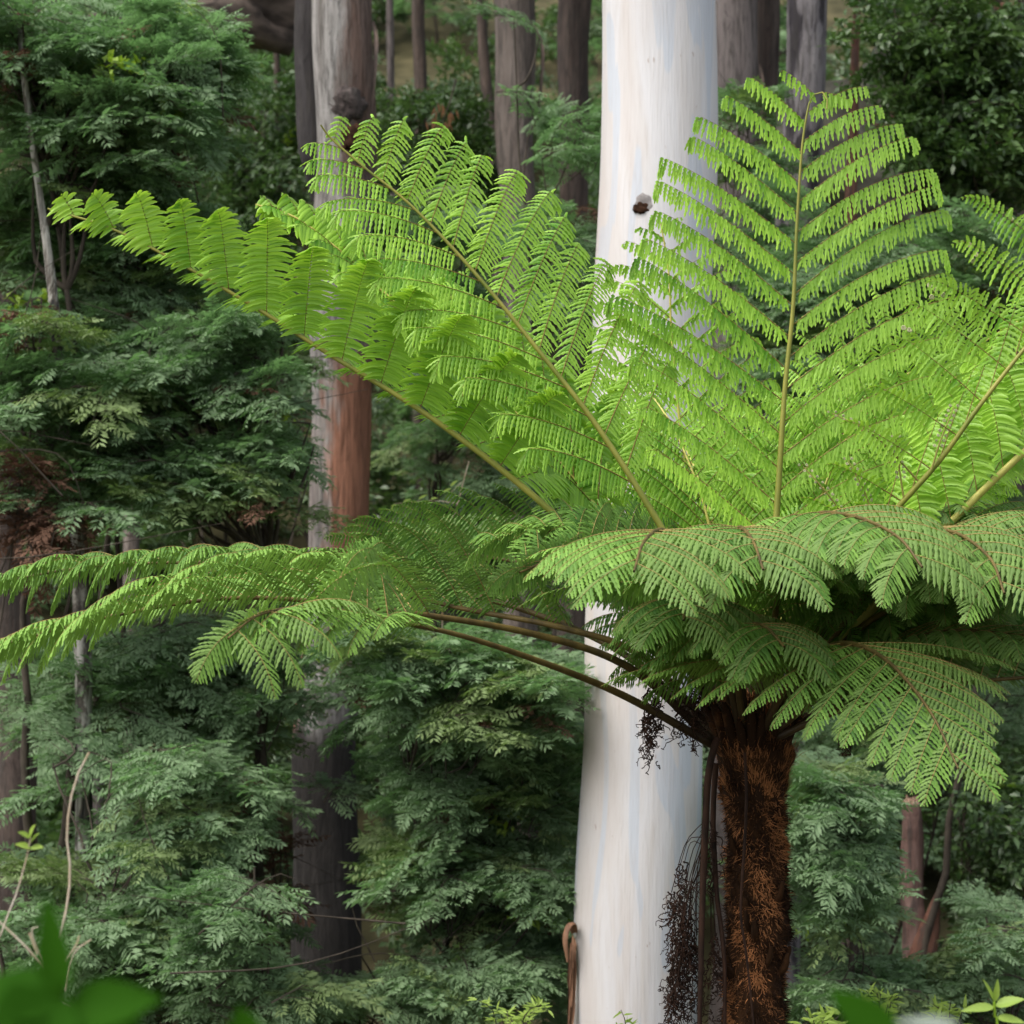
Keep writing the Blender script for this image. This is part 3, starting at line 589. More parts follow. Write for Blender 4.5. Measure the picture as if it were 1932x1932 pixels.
dead([(1405, 1420, -.16), (1408, 1500, -.17), (1404, 1600, -.17), (1398, 1720, -.17), (1408, 1800, -.17), (1425, 1960, -.17)], .006, [], 'thin dead stalk lying down the front of the trunk')
dead([(1330, 1360, -.1), (1250, 1290, -.2), (1215, 1262, -.2)], .004, [(1222, 1285, 1455, 11, 6, -.25), (1240, 1285, 1390, 8, 4, -.2), (1312, 1270, 1425, 13, 7, -.2), (1285, 1250, 1420, 7, 3, -.2), (1595, 1395, 1435, 7, 4, -.9)], 'withered pinnae dangling below the left stalks')

# ------------------------------------------------------------------ wattle foliage
def wattle_leaf(mb, p, d, n, L, rs, pairs=7, pl=.36, mat=0, tint=.5):
    b = nrm(np.cross(n, d)); s = np.linspace(.14, 1, pairs)
    pts = p + d * (s * L)[:, None] - UP * (s ** 2 * L * .22)[:, None]
    l = L * pl * (np.sin(np.clip(s * 2.3, 0, 2.6)) * .6 + .4)
    Pb = np.concatenate([pts, pts, pts[-1:]]); D = np.concatenate([np.tile(b, (pairs, 1)), np.tile(-b, (pairs, 1)), d[None]])
    ss = np.concatenate([s, s, [1]]); l = np.concatenate([l, l, l[-1:]])
    D = nrm(D + d * (.35 + .4 * ss)[:, None] - UP * .25 + rs.normal(0, .12, D.shape))
    W = nrm(np.cross(n + rs.normal(0, .25, (len(D), 3)), D)); hw = l * .15
    mid = Pb + D * (l * .5)[:, None]; tip = Pb + D * l[:, None] - UP * (l * .12)[:, None]
    V = np.stack([Pb, mid + W * hw[:, None], tip, mid - W * hw[:, None] - UP * (hw * .4)[:, None]], 1)
    m = len(Pb); q = np.arange(m)[:, None] * 4
    mb.add(V.reshape(-1, 3), tris=np.concatenate([q + [[0, 1, 2]], q + [[0, 2, 3]]]), mat=mat, tint=np.repeat(np.clip(tint + rs.normal(0, .1, m), 0, 1), 4))

def plate(seed, R=.27, sprays=9, leaves=8, kind='wattle'):
    """one leafy branch, pointing along +X, its base at the origin"""
    rs = np.random.RandomState(seed); mb = MB()
    ax = catmull([(0, 0, 0), (R * .5, rs.normal(0, .05), .05), (R * 1.1, rs.normal(0, .1), .02), (R * 1.7, rs.normal(0, .15), -.1)], 8)
    tube(mb, ax, np.linspace(.007, .002, 8), 4, 1)
    for k in range(sprays):
        x = (k + .7) / sprays; q = np.array([np.interp(x, np.linspace(0, 1, 8), ax[:, c]) for c in range(3)])
        sg = 1 if k % 2 else -1
        a = (sg * (1.15 - .75 * x) + rs.normal(0, .2)) if k < sprays - 1 else 0
        d = nrm([math.cos(a), math.sin(a), rs.normal(.08, .16)]); Ls = R * rs.uniform(.55, 1.0) * (1.1 - .5 * x)
        tw = q + d * np.linspace(0, Ls, 5)[:, None] - UP * (np.linspace(0, 1, 5) ** 2 * Ls * .18)[:, None]
        tube(mb, tw, np.linspace(.003, .001, 5), 3, 1)
        for j in range(leaves):
            y = (j + .8) / leaves; p = np.array([np.interp(y, np.linspace(0, 1, 5), tw[:, c]) for c in range(3)])
            s2 = 1 if j % 2 else -1; aa = a + (s2 * (1.0 - .5 * y) + rs.normal(0, .25) if j < leaves - 1 else 0)
            dd = nrm([math.cos(aa), math.sin(aa), rs.normal(.02, .22)]); nn = nrm([rs.normal(0, .28), rs.normal(0, .28), 1])
            if kind == 'wattle':
                wattle_leaf(mb, p, dd, nrm(nn - np.dot(nn, dd) * dd), rs.uniform(.095, .165), rs, 6, .42, 0, rs.uniform(.2, .85))
            else:
                nb = 4
                for h in range(nb):
                    l = rs.uniform(.05, .085); d3 = nrm(dd + rs.normal(0, .55, 3)); w = nrm(np.cross(nn + rs.normal(0, .4, 3), d3)) * l * .24
                    p3 = p + rs.normal(0, .03, 3); mid = p3 + d3 * l * .5
                    mb.add([p3, mid + w, p3 + d3 * l - UP * l * .15, mid - w], tris=[[0, 1, 2], [0, 2, 3]], mat=0, tint=float(np.clip(rs.normal(.5, .25), 0, 1)))
    return mb
PL = {'wattle': [plate(100 + k).mesh('leafy_branch', [M_wattle, M_twig], smooth=False) for k in range(7)],
      'dry': [plate(320 + k, .25, 6, 6).mesh('leafy_branch', [M_dryf, M_twig], smooth=False) for k in range(2)],
      'fresh': [plate(330 + k, .18, 4, 5, 'broad').mesh('leafy_branch', [M_fresh, M_twig], smooth=False) for k in range(2)],
      'olive': [plate(300 + k).mesh('leafy_branch', [M_olive, M_twig], smooth=False) for k in range(3)],
      'broad': [plate(200 + k, .28, 9, 7, 'broad').mesh('leafy_branch', [M_broad, M_twig], smooth=False) for k in range(5)]}

# ------------------------------------------------------------------ gum trees
def gum(name, label, cat_, pts, widths, depth, mat, seed, k=28, amp=.05, n=60, extra=None, ext_up=7.0, group=None, smooth=True, crown=None):
    """pts: (u, v) of the trunk's axis in the photograph; widths in its pixels; carried on down to the ground and up out of the picture"""
    if crown is None: crown = 22 if (depth >= 20 and ext_up > 3) else 0
    ax = [P(u, v, 0, depth) for u, v in pts]; w = [x * TAN * depth / 966 / 2 for x in widths]
    lo = ax[-1] + (ax[-1] - ax[-2]) / max(1e-6, abs(ax[-1][2] - ax[-2][2])) * .5
    gz = float(ground_z(lo[0], depth)) - .2
    if lo[2] < gz: lo[2] = ax[-1][2] - .3
    base = np.array([lo[0], depth, min(gz, ax[-1][2] - .4)])
    ax = ax + [base]; w = w + [w[-1] * 1.15]
    if ext_up: 
        dx = (ax[0] - ax[1]) / (ax[0][2] - ax[1][2]); top = ax[0] + dx * ext_up
        ax = [top] + ax; w = [w[0] * .8] + w
    ax = ax[::-1]; w = w[::-1]
    zc = np.array([a[2] for a in ax]); zq = np.linspace(zc[0], zc[-1], n * 2); r_ = np.random.RandomState(seed + 900)
    path = np.stack([np.interp(zq, zc, [a[c] for a in ax]) for c in range(3)], 1)
    ker = np.ones(9) / 9
    for c in (0, 1):
        wv = sum(r_.uniform(.2, 1) * np.sin(zq * f_ + r_.uniform(0, 6)) for f_ in (.9, 1.7, 3.1)) * w[1] * (.10 if depth > 13.5 else .02)
        q_ = np.concatenate([np.full(4, path[0, c]), path[:, c], np.full(4, path[-1, c])]); path[:, c] = np.convolve(q_, ker, 'valid') + wv
    rad = np.interp(zq, zc, w)
    mb = MB(); tube(mb, path, rad, k, 0, noise=wob(seed, amp, 5), cap=True)
    root = empty(name, base); tag(root, label, cat_, group)
    t = mb.build('trunk', [mat], root, base, smooth)
    if crown:  # unseen leafy crown above the frame, added to shade the slope behind
        tp = ax[-1]; rs = np.random.RandomState(seed); cm = MB()
        for q in range(crown):
            a = rs.uniform(0, 6.28); r = rs.uniform(.3, 2.6); p = tp + np.array([math.cos(a) * r, math.sin(a) * r, rs.uniform(-1.2, 1.8)]); st = tp + UP * rs.uniform(-2.5, -.3)
            tube(cm, catmull([st, st * .5 + p * .5 + UP * .3, p], 8), np.linspace(.06, .015, 8), 5)
            o = bpy.data.objects.new('leafy_branch', PL['broad'][rs.randint(5)]); col.objects.link(o); o.parent = root
            sc = rs.uniform(2.6, 4.2); o.location = tuple(p - base); o.rotation_euler = (rs.normal(0, .3), rs.normal(0, .3), a); o.scale = (sc,) * 3
        cm.build('limbs', [mat], root, base)
    return root, t, base

def zobj(base, v, depth): return P(0, v, 0, depth)[2] - base[2]

# white gum right behind the fern
WD = 13.0
m, nt = mat_new('white_gum_bark')
v = mapping(nt, (2.6, 2.6, .42)); n1 = noise_n(nt, v, 1.0, 3, .5, 1.2)
c = ramp(nt, n1, [(.30, (.48, .44, .42)), (.45, (.52, .495, .485)), (.55, (.545, .535, .545)), (.72, (.49, .46, .44))])
n3 = noise_n(nt, mapping(nt, (5.5, 5.5, .75), loc=(4, 2, 9)), 1.0, 2, .45, .8)
c = mixc(nt, ramp(nt, n3, [(.55, (0, 0, 0)), (.565, (.75, .75, .75))]), c, (.43, .465, .52))
n4 = noise_n(nt, mapping(nt, (70, 70, 3.5), loc=(1, 5, 2)), 1.0, 4, .6)
c = mixc(nt, math_n(nt, 'MULTIPLY', ramp(nt, n4, [(.5, (0, 0, 0)), (.72, (1, 1, 1))]), .30), c, (.36, .31, .28))
n5 = noise_n(nt, mapping(nt, (22, 22, 7), loc=(7, 5, 2)), 1.0, 3, .6)
c = mixc(nt, ramp(nt, n5, [(.70, (0, 0, 0)), (.74, (.6, .6, .6))]), c, (.24, .14, .10))
n6 = noise_n(nt, mapping(nt, (1.1, 1.1, .3), loc=(11, 3, 1)), 1.0, 3, .6)
c = mixc(nt, ramp(nt, n6, [(.5, (0, 0, 0)), (.7, (.5, .5, .5))]), c, (.46, .39, .34))
b = N(nt, 'ShaderNodeBsdfPrincipled'); nt.links.new(c, b.inputs['Base Color']); b.inputs['Roughness'].default_value = .6
bp = N(nt, 'ShaderNodeBump'); bp.inputs['Strength'].default_value = .25; bp.inputs['Distance'].default_value = .02
nt.links.new(math_n(nt, 'ADD', n4, n1), bp.inputs['Height']); nt.links.new(bp.outputs[0], b.inputs['Normal'])
oo = N(nt, 'ShaderNodeOutputMaterial'); nt.links.new(b.outputs[0], oo.inputs[0]); M_white = m
root, wt, wb = gum('white_gum', 'smooth white gum trunk with blue grey patches directly behind the tree fern', 'tree',
    [(1240, -20), (1241, 200), (1241, 400), (1232, 600), (1226, 900), (1216, 1250), (1206, 1600), (1193, 1940)], [214, 218, 223, 222, 218, 222, 232, 240], WD, M_white, 21, 48, .012, 90)
# knot hole
def lump(parent, c, r, sc, mat, seed, name='burl', nz=.25):
    rs = np.random.RandomState(seed); u_ = np.linspace(0, math.pi, 15); w_ = np.linspace(0, 2 * math.pi, 23)[:-1]
    U, W = np.meshgrid(u_, w_, indexing='ij')
    d = np.stack([np.sin(U) * np.cos(W), np.sin(U) * np.sin(W), np.cos(U)], -1)
    rr = 1 + 0 * U
    for q in range(9):
        kv = rs.normal(0, 3.2, 3); rr = rr + nz / 3 * np.sin((d * kv).sum(-1) * 1.6 + rs.uniform(0, 6))
    V = c + d * rr[..., None] * r * np.array(sc); n2 = 22
    ii = np.arange(14)[:, None] * n2; jj = np.arange(n2)[None]; j2 = (jj + 1) % n2
    mb = MB(); mb.add(V.reshape(-1, 3), np.stack([ii + jj, ii + n2 + jj, ii + n2 + j2, ii + j2], -1)); return mb.build(name, [mat], parent, c)
M_knot = plain_mat('knot_bark', (.12, .105, .10), (.33, .31, .30), (16, 5, 16), .8, .1, 1)
c0 = P(1222, 400, 0, WD); c0[1] = WD - .325
lump(root, c0, .095, (1.1, .36, .95), M_knot, 12, 'knot', .06)
c0 = P(1206, 409, 0, WD); c0[1] = WD - .350
lump(root, c0, .034, (1.5, .36, .9), M_hole, 13, 'knot_hole', .35)  # raised dark lump, coloured as the shade in a hole
# hanging strip of bark on its left side
def bark_strip(parent, pts, depth, wid, mat, dy=0):
    path = catmull([P(u, v, dd, depth) for u, v, dd in pts], 26); T, A, B = frames(path)
    mb = MB(); k = 7; a = np.linspace(-1.3, 1.3, k); w = np.interp(np.linspace(0, 1, 26), [0, .3, .8, 1], [.6, 1, .8, .3]) * wid
    V = path[:, None] + (np.sin(a)[None, :, None] * w[:, None, None]) * B[:, None] + ((np.cos(a) - 1)[None, :, None] * w[:, None, None]) * A[:, None]
    V2 = V + .004 * A[:, None]
    ii = np.arange(25)[:, None] * k; jj = np.arange(k - 1)[None]; Q = np.stack([ii + jj, ii + jj + 1, ii + k + jj + 1, ii + k + jj], -1).reshape(-1, 4)
    mb.add(V.reshape(-1, 3), Q); mb.add(V2.reshape(-1, 3), Q[:, ::-1]); return mb.build('bark_strip', [mat], parent, path[0])
M_strip = plain_mat('peeled_bark', (.12, .06, .035), (.33, .18, .105), (14, 14, 3), .7, .3, .5)
bark_strip(root, [(1084, 1760, -.12), (1078, 1742, -.2), (1068, 1748, -.25), (1063, 1775, -.27), (1070, 1815, -.25)], WD, .03, M_strip)
bark_strip(root, [(1085, 1770, -.1), (1080, 1800, -.16), (1079, 1850, -.18), (1075, 1960, -.2)], WD, .026, M_strip)
for q in range(5):
    j1, j2 = RS.uniform(-5, 5, 2)
    bark_strip(root, [(1082 + j1, 1765 + q * 14, -.14), (1076 + j2, 1800 + q * 16, -.2), (1080 + j1, 1850 + q * 12, -.2), (1074 + j2, 1900 + q * 14, -.22)], WD, .010, M_strip)

# big grey and red gum on the left
GD = 19.0
grey = [(.30, (.10, .088, .078)), (.45, (.21, .195, .18)), (.6, (.32, .305, .29)), (.8, (.20, .155, .13))]
gb = P(0, 1850, 0, GD)[2]; 
def zz(v, base_z, depth): return P(0, v, 0, depth)[2] - base_z
pts = [(652, -20), (650, 200), (645, 500), (642, 800), (634, 1000), (625, 1250), (619, 1500), (616, 1700), (614, 1880)]
bz = min(float(ground_z(P(614, 0, 0, GD)[0], GD)) - .2, P(0, 1880, 0, GD)[2] - .4)
M_grey = bark_mat('grey_red_gum_bark', grey, (4, 4, .5), [
    (zz(380, bz, GD), zz(-400, bz, GD), .25, .12, .9, (.13, .07, .05), .75),
    (zz(1280, bz, GD), zz(620, bz, GD), .4, -.0, .9, (.33, .145, .085), .92),
    (zz(1080, bz, GD), zz(760, bz, GD), .3, -.3, .0, (.30, .24, .22), .5),
    (zz(1420, bz, GD), zz(1150, bz, GD), .3, -.9, -.1, (.30, .11, .055), .9),
    (zz(2200, bz, GD), zz(1330, bz, GD), .3, -.9, .9, (.013, .0115, .0105), .98),
    (zz(700, bz, GD), zz(560, bz, GD), .2, .05, .3, (.10, .08, .08), .6)], bump=.8)
root, gt, gbase = gum('grey_gum', 'thick grey gum with a burl, a red peeled flank and a charred foot', 'tree', pts, [112, 114, 112, 112, 114, 116, 122, 128, 134], GD, M_grey, 8, 40, .035, 90)
M_char = bark_mat('charred_bark', [(.3, (.012, .010, .010)), (.6, (.05, .045, .045)), (.8, (.16, .14, .13))], (7, 7, .9), bump=1.0)
mb = MB(); pp = catmull([P(588, -60, .15, GD), P(588, 120, .12, GD), P(590, 250, .12, GD), P(594, 380, .16, GD)], 30)
tube(mb, pp, np.interp(np.linspace(0, 1, 30), [0, .8, 1], [.15, .13, .03]), 16, 0, noise=wob(4, .12, 5), cap=True); mb.build('charred_flank', [M_char], root, pp[0])
# burl
c0 = P(660, 204, 0, GD); c0[1] = GD - .19
M_burl = bark_mat('burl_bark', [(.3, (.02, .015, .014)), (.55, (.09, .07, .065)), (.75, (.20, .165, .15))], (16, 16, 16), bump=1.0)
lump(root, c0, .155, (1, .8, 1.15), M_burl, 2, 'burl', .12)
lump(root, P(668, 262, -.3, GD) , .09, (1, .6, 1.3), M_hole, 5, 'hollow')  # dark lump, its colour painted as a shaded opening

def simple_bark(name, a, b_, c_, black=.0, zs=(5, 5, .7)):
    a, b_, c_ = [tuple(x * .62 for x in q) for q in (a, b_, c_)]
    pt = [(-5, 60, .3, -2, 2, (.03, .025, .024), black)] if black else []
    return bark_mat(name, [(.3, a), (.5, b_), (.75, c_)], zs, (), bump=.7)
B_pink = simple_bark('pink_brown_bark', (.11, .085, .07), (.27, .22, .19), (.40, .34, .30))
B_brown = simple_bark('dark_brown_bark', (.05, .035, .03), (.14, .105, .09), (.27, .20, .16))
B_red = simple_bark('red_brown_bark', (.10, .045, .03), (.24, .11, .075), (.36, .19, .13))
B_patch = bark_mat('grey_black_patched_bark', [(.30, (.025, .022, .025)), (.42, (.04, .035, .04)), (.48, (.17, .155, .16)), (.7, (.24, .22, .22))], (5, 5, 1.0), bump=.7)
B_grey2 = simple_bark('weathered_grey_bark', (.14, .11, .10), (.26, .22, .21), (.36, .31, .29))
B_mott = bark_mat('mottled_white_bark', [(.38, (.03, .03, .03)), (.46, (.14, .12, .10)), (.5, (.38, .36, .32)), (.8, (.55, .53, .49))], (9, 9, 3), bump=.5)
gum('gum_tree', 'pinkish brown trunk right of the burled gum, a wattle sapling in front of it', 'tree', [(972, -20), (974, 200), (978, 400), (980, 620), (982, 800)], [76, 72, 64, 62, 62], 24, B_pink, 31, 24, .06)
gum('gum_tree', 'dark reddish trunk with a torn pale scar, just left of the white gum', 'tree', [(1088, -20), (1086, 150), (1080, 400), (1082, 600)], [62, 58, 54, 54], 26, B_brown, 32, 24, .08)
gum('gum_tree', 'wide grey trunk showing just right of the white gum', 'tree', [(1386, -20), (1388, 200), (1392, 420)], [92, 94, 98], 22, B_grey2, 33, 28, .04)
gum('gum_tree', 'ragged red brown trunk leaning against the wide grey one', 'tree', [(1448, -20), (1446, 150), (1440, 280), (1432, 420)], [42, 44, 44, 40], 22.6, B_brown, 34, 20, .12)
gum('gum_tree', 'grey trunk blotched black behind the tip of the upright frond', 'tree', [(1524, -20), (1523, 200), (1510, 400), (1480, 600)], [76, 76, 78, 80], 21, B_patch, 35, 28, .05)
gum('gum_tree', 'slender rust red trunk standing apart to the right', 'tree', [(1618, 40), (1612, 200), (1606, 350), (1602, 520)], [14, 20, 24, 26], 24, B_red, 36, 14, .15)
gum('gum_tree', 'thin dark pair member, brown trunk in the shade between the two gums', 'tree', [(790, -20), (794, 150), (792, 420)], [26, 24, 24], 32, B_brown, 37, 12, .1)
gum('gum_tree', 'slim blackish trunk nearest the pinkish one in the shade', 'tree', [(905, -20), (915, 150), (935, 300), (940, 420)], [18, 22, 24, 24], 30, B_brown, 38, 12, .1)
gum('gum_tree', 'leaning grey sapling trunk above the left wattles, forked', 'tree', [(240, -20), (245, 100), (248, 260)], [34, 34, 30], 22, B_pink, 39, 16, .12)
gum('gum_tree', 'thin mottled white stem snaking down through the left wattles', 'tree', [(52, 180), (70, 330), (92, 480), (108, 640), (122, 780), (136, 940), (148, 1060), (156, 1200)], [12, 14, 16, 20, 24, 26, 28, 30], 14.0, B_mott, 40, 14, .16, ext_up=1)
gum('gum_tree', 'thick brown trunk cut by the left edge of the picture', 'tree', [(10, 900), (14, 1100), (20, 1300), (26, 1500), (30, 1750)], [70, 74, 80, 84, 90], 18, B_brown, 41, 26, .05, ext_up=2)
gum('gum_tree', 'short grey stem showing between the lower left wattles', 'tree', [(176, 1420), (184, 1560), (194, 1700), (200, 1850)], [34, 34, 36, 38], 16.5, B_grey2, 42, 16, .08, ext_up=0)
gum('gum_tree', 'dark trunk at the right edge behind the leafy tree', 'tree', [(1884, 150), (1888, 300), (1884, 480)], [26, 28, 30], 26, B_brown, 43, 14, .1)
gum('gum_tree', 'straight dark trunk beside the right edge', 'tree', [(1928, 100), (1926, 300), (1924, 480)], [22, 24, 26], 28, B_brown, 44, 14, .1)
gum('gum_tree', 'dim trunk low behind the tree fern stem', 'tree', [(1592, 1660), (1606, 1780), (1622, 1960)], [30, 34, 38], 20, B_brown, 45, 14, .1, ext_up=0)
gum('gum_tree', 'hazy thin trunk farthest up the slope above the burl', 'tree', [(735, -20), (738, 150), (745, 400)], [14, 14, 16], 38, B_grey2, 46, 10, .1)
gum('gum_tree', 'faint trunk up the slope left of the burled gum', 'tree', [(520, -20), (522, 160), (528, 420)], [12, 12, 14], 36, B_brown, 47, 10, .1)
for du, dv_, dep in ((1018, 60, 24), (1432, 120, 22), (704, 40, 19)):
    tr_ = min([o_ for o_ in bpy.data.objects if o_.name.startswith(('gum_tree', 'grey_gum')) and o_.parent is None and abs(o_.location.y - dep) < .1], key=lambda o_: abs(o_.location.x - P(du, 0, 0, dep)[0]))
    bark_strip(tr_, [(du, dv_, -.1), (du + 6, dv_ + 40, -.25), (du + 3, dv_ + 100, -.3), (du - 4, dv_ + 150 + dep, -.25)], dep, .022, B_brown)
# broken stump
sd = 17
root, st, sb = gum('broken_stump', 'tall broken red brown stump snapped off under the drooping frond', 'stump', [(1719, 1515), (1720, 1600), (1720, 1700), (1728, 1800)], [38, 42, 44, 52], sd, bark_mat('stump_bark', [(.3, (.09, .05, .04)), (.55, (.20, .12, .10)), (.75, (.28, .19, .16))], (9, 9, 3), bump=1), 50, 18, .08, ext_up=0)
M_wood = plain_mat('broken_wood', (.28, .16, .10), (.46, .32, .24), (20, 20, 3), .8, .1, .6)
for k in range(9):
    a = k / 9 * 2 * math.pi; mb = MB(); p = P(1719, 1515, 0, sd) + np.array([math.cos(a) * .05, math.sin(a) * .05, -.03])
    tube(mb, [p, p + UP * .04, p + UP * (.05 + .05 * RS.rand())], [.02, .018, .004], 5, 0); mb.build('splinter', [M_wood], root, p)
mb = MB(); pp = catmull([P(1736, 1830, -.05, sd), P(1750, 1770, -.1, sd), P(1762, 1720, -.1, sd), P(1770, 1680, -.1, sd)], 12)
tube(mb, pp, np.array([.11, .105, .10, .095, .09, .08, .075, .06, .05, .04, .025, .01]), 12, 0, noise=wob(9, .2, 5), cap=True); mb.build('broken_fork', [B_red], root, pp[0])

def leafy(name, label, cat_, root_uv, depth, ells, kind='wattle', dspread=1.6, scale=1.0, seed=1, group=None, stem_r=.018, limbs=True, up=.12):
    """a shrub or small tree: ells = (u, v, ru, rv, n) clouds of leafy branches; each branch is a part, each limb part of the stem"""
    rs = np.random.RandomState(seed)
    u0, v0 = root_uv; b0 = P(u0, v0, 0, depth); gz = float(ground_z(b0[0], b0[1])); b0[2] = min(gz, b0[2]) if gz < b0[2] + 3 else gz
    b0[2] = gz - .05
    root = empty(name, b0); tag(root, label, cat_, group)
    mb = MB()
    cens = [P(e[0], e[1], 0, depth) for e in ells]
    top = max(cens, key=lambda c: c[2])
    stem = catmull([b0, b0 * .5 + top * .5 + np.array([rs.normal(0, .2), rs.normal(0, .2), 0]), top + UP * .2], 18)
    stem[1:-1, :2] += np.cumsum(rs.normal(0, .035, (16, 2)), 0) * np.sin(np.linspace(.2, 2.9, 16))[:, None]
    tube(mb, stem, np.linspace(stem_r, .006, 18), 7, 0)
    for (u, v, ru, rv, n) in ells:
        for k in range(int(n * 2.1)):
            r = rs.uniform(0, 1) ** .5; a = rs.uniform(0, 2 * math.pi)
            uu, vv = u + math.cos(a) * r * ru, v + math.sin(a) * r * rv
            if depth < 21.5 and keep_clear(uu, vv, rs): continue
            p = P(uu, vv, rs.uniform(-.5, .5) * dspread, depth)
            gz = float(ground_z(p[0], p[1]))
            if p[2] < gz + .15: p[2] = gz + .15 + rs.uniform(0, .2)
            # the branch starts towards the stem and points away from it, mostly sideways
            i = int(np.argmin(np.abs(stem[:, 2] - (p[2] - .5)))); s = stem[i]
            out = p - s; az = math.atan2(out[1], out[0]) + rs.normal(0, .55)
            x_ = rs.rand(); kd = kind if kind in ('dry',) else 'olive' if kind == 'wattle' and x_ < .14 else 'dry' if x_ > .97 else 'fresh' if .93 < x_ < .955 and k > 2 else kind
            o = bpy.data.objects.new('leafy_branch', PL[kd][rs.randint(len(PL[kd]))]); col.objects.link(o)
            o.parent = root; sc = scale * rs.uniform(.8, 1.25)
            st = p - np.array([math.cos(az), math.sin(az), 0]) * .28 * sc
            o.location = tuple(st - b0); o.rotation_euler = (rs.normal(0, .2), rs.normal(-up, .22), az); o.scale = (sc, sc, sc)
            if limbs and k % 2 == 0:
                lm = catmull([s, s * .5 + st * .5 - UP * .12 + rs.normal(0, .06, 3), st], 7); tube(mb, lm, np.linspace(stem_r * .38, .005, 7), 4, 0)
    for q in range(3):      # bare dead twigs sticking through the leaves
        e = ells[rs.randint(len(ells))]; a = rs.uniform(0, 6.28); c = P(e[0] + math.cos(a) * e[2] * .8, e[1] + math.sin(a) * e[3] * .8, -rs.uniform(.3, .7), depth)
        d = np.array([rs.normal(0, .5), rs.normal(0, .2), rs.normal(.1, .4)]); k_ = rs.normal(0, .12, 3)
        tube(mb, catmull([c - d * .6, c + k_, c + d * .7], 9), np.linspace(.006, .0015, 9), 4, 0)
    mb.build('stem', [M_twig], root, b0)
    return root
LW = 'wattle_tree'
CLEAR = [(540, 710, 1370, 1840, .95), (560, 715, 1260, 1370, .6), (585, 715, 640, 985, .93), (575, 720, -50, 430, 1), (920, 1020, -50, 420, .7), (1045, 1125, -50, 420, .7), (1345, 1475, -50, 150, 1),
         (1480, 1570, -50, 300, 1), (1680, 1780, 1470, 1830, 1), (60, 150, 260, 1150, .5), (0, 60, 1240, 1720, .85), (165, 210, 1480, 1620, .9), (1585, 1640, 40, 420, .9), (440, 570, 40, 420, .9)]
def keep_clear(u, v, rs, pad=60):
    for a, b, c, d, pr in CLEAR:
        pd = pad if pr >= .9 else 20
        if a - pd < u < b + pd and c - pd * .5 < v < d + pd * .5 and rs.rand() < pr: return True
    return False
leafy(LW, 'large wattle filling the top left corner with pale sprays', 'tree', (40, 1300), 14.5, [(60, 110, 150, 130, 26), (250, 160, 130, 90, 20), (380, 150, 70, 40, 7), (120, 290, 170, 90, 20)], seed=1, stem_r=.06)
leafy(LW, 'wattle below the corner one, its sprays around the mottled stem', 'tree', (150, 1300), 15.4, [(120, 430, 170, 80, 22), (330, 400, 70, 60, 6), (60, 570, 110, 90, 14), (260, 520, 110, 90, 12)], seed=2, stem_r=.05)
leafy(LW, 'dense wattle level with the tip of the lowest paddle frond', 'tree', (330, 1500), 14.4, [(380, 700, 140, 110, 26), (480, 600, 50, 50, 4), (200, 720, 120, 120, 18)], seed=3, stem_r=.05)
leafy(LW, 'wattle at the left edge above the long horizontal fronds', 'tree', (60, 1500), 14.0, [(90, 740, 120, 90, 14), (110, 900, 130, 90, 16), (60, 620, 80, 60, 8)], seed=4, stem_r=.05)
leafy(LW, 'wattle leaning across the red flank of the burled gum', 'tree', (430, 1500), 14.2, [(380, 900, 150, 80, 20), (510, 880, 60, 90, 10), (600, 970, 60, 30, 4), (530, 760, 40, 60, 4)], seed=5, stem_r=.05)
leafy('wattle_shrub', 'shaded wattle just under the long left fronds', 'shrub', (330, 1700), 14.8, [(200, 1340, 170, 80, 18), (430, 1330, 130, 90, 16), (300, 1220, 200, 60, 12)], seed=6)
leafy('wattle_shrub', 'wattle thicket behind the pale upright twig', 'shrub', (150, 1900), 13.4, [(100, 1500, 120, 70, 10), (230, 1560, 120, 110, 16), (140, 1720, 170, 120, 20)], seed=7)
leafy('wattle_shrub', 'wattle left of the charred foot of the gum', 'shrub', (400, 1950), 13.8, [(380, 1500, 110, 90, 14), (400, 1750, 100, 90, 10), (300, 1850, 170, 80, 14)], seed=8)
leafy('wattle_shrub', 'thin wattle sapling with open tiers before the charred foot', 'shrub', (480, 2000), 12.6, [(480, 1700, 90, 30, 4), (490, 1800, 90, 30, 4), (480, 1880, 110, 40, 6)], seed=9, dspread=.6, stem_r=.012)
leafy('wattle_shrub', 'bright wattle under the three arching stalks', 'shrub', (850, 1700), 13.6, [(830, 1290, 130, 60, 14), (960, 1330, 100, 100, 16), (680, 1230, 60, 35, 4), (700, 1330, 50, 40, 3)], seed=10)
leafy('wattle_shrub', 'wattle crossing the black trunk with drooping tiers', 'shrub', (800, 1900), 14.1, [(830, 1480, 130, 80, 18), (640, 1520, 50, 30, 3), (980, 1500, 100, 90, 14)], seed=11)
leafy('wattle_shrub', 'wattle spread left of the curled bark strip', 'shrub', (900, 2050), 13.9, [(770, 1670, 100, 60, 12), (930, 1690, 130, 100, 18), (1030, 1800, 60, 80, 6)], seed=12)
leafy('wattle_shrub', 'low wattle along the bottom edge in the middle', 'shrub', (800, 2200), 13.7, [(680, 1860, 140, 50, 14), (880, 1870, 150, 60, 16), (560, 1930, 80, 40, 6)], seed=13)
leafy(LW, 'spindly wattle sapling in front of the pinkish trunk', 'tree', (1050, 1200), 17, [(1040, 170, 60, 50, 3), (970, 85, 40, 25, 1), (1075, 290, 45, 90, 6), (1040, 460, 70, 70, 5), (1080, 560, 60, 70, 5)], seed=14, stem_r=.03)
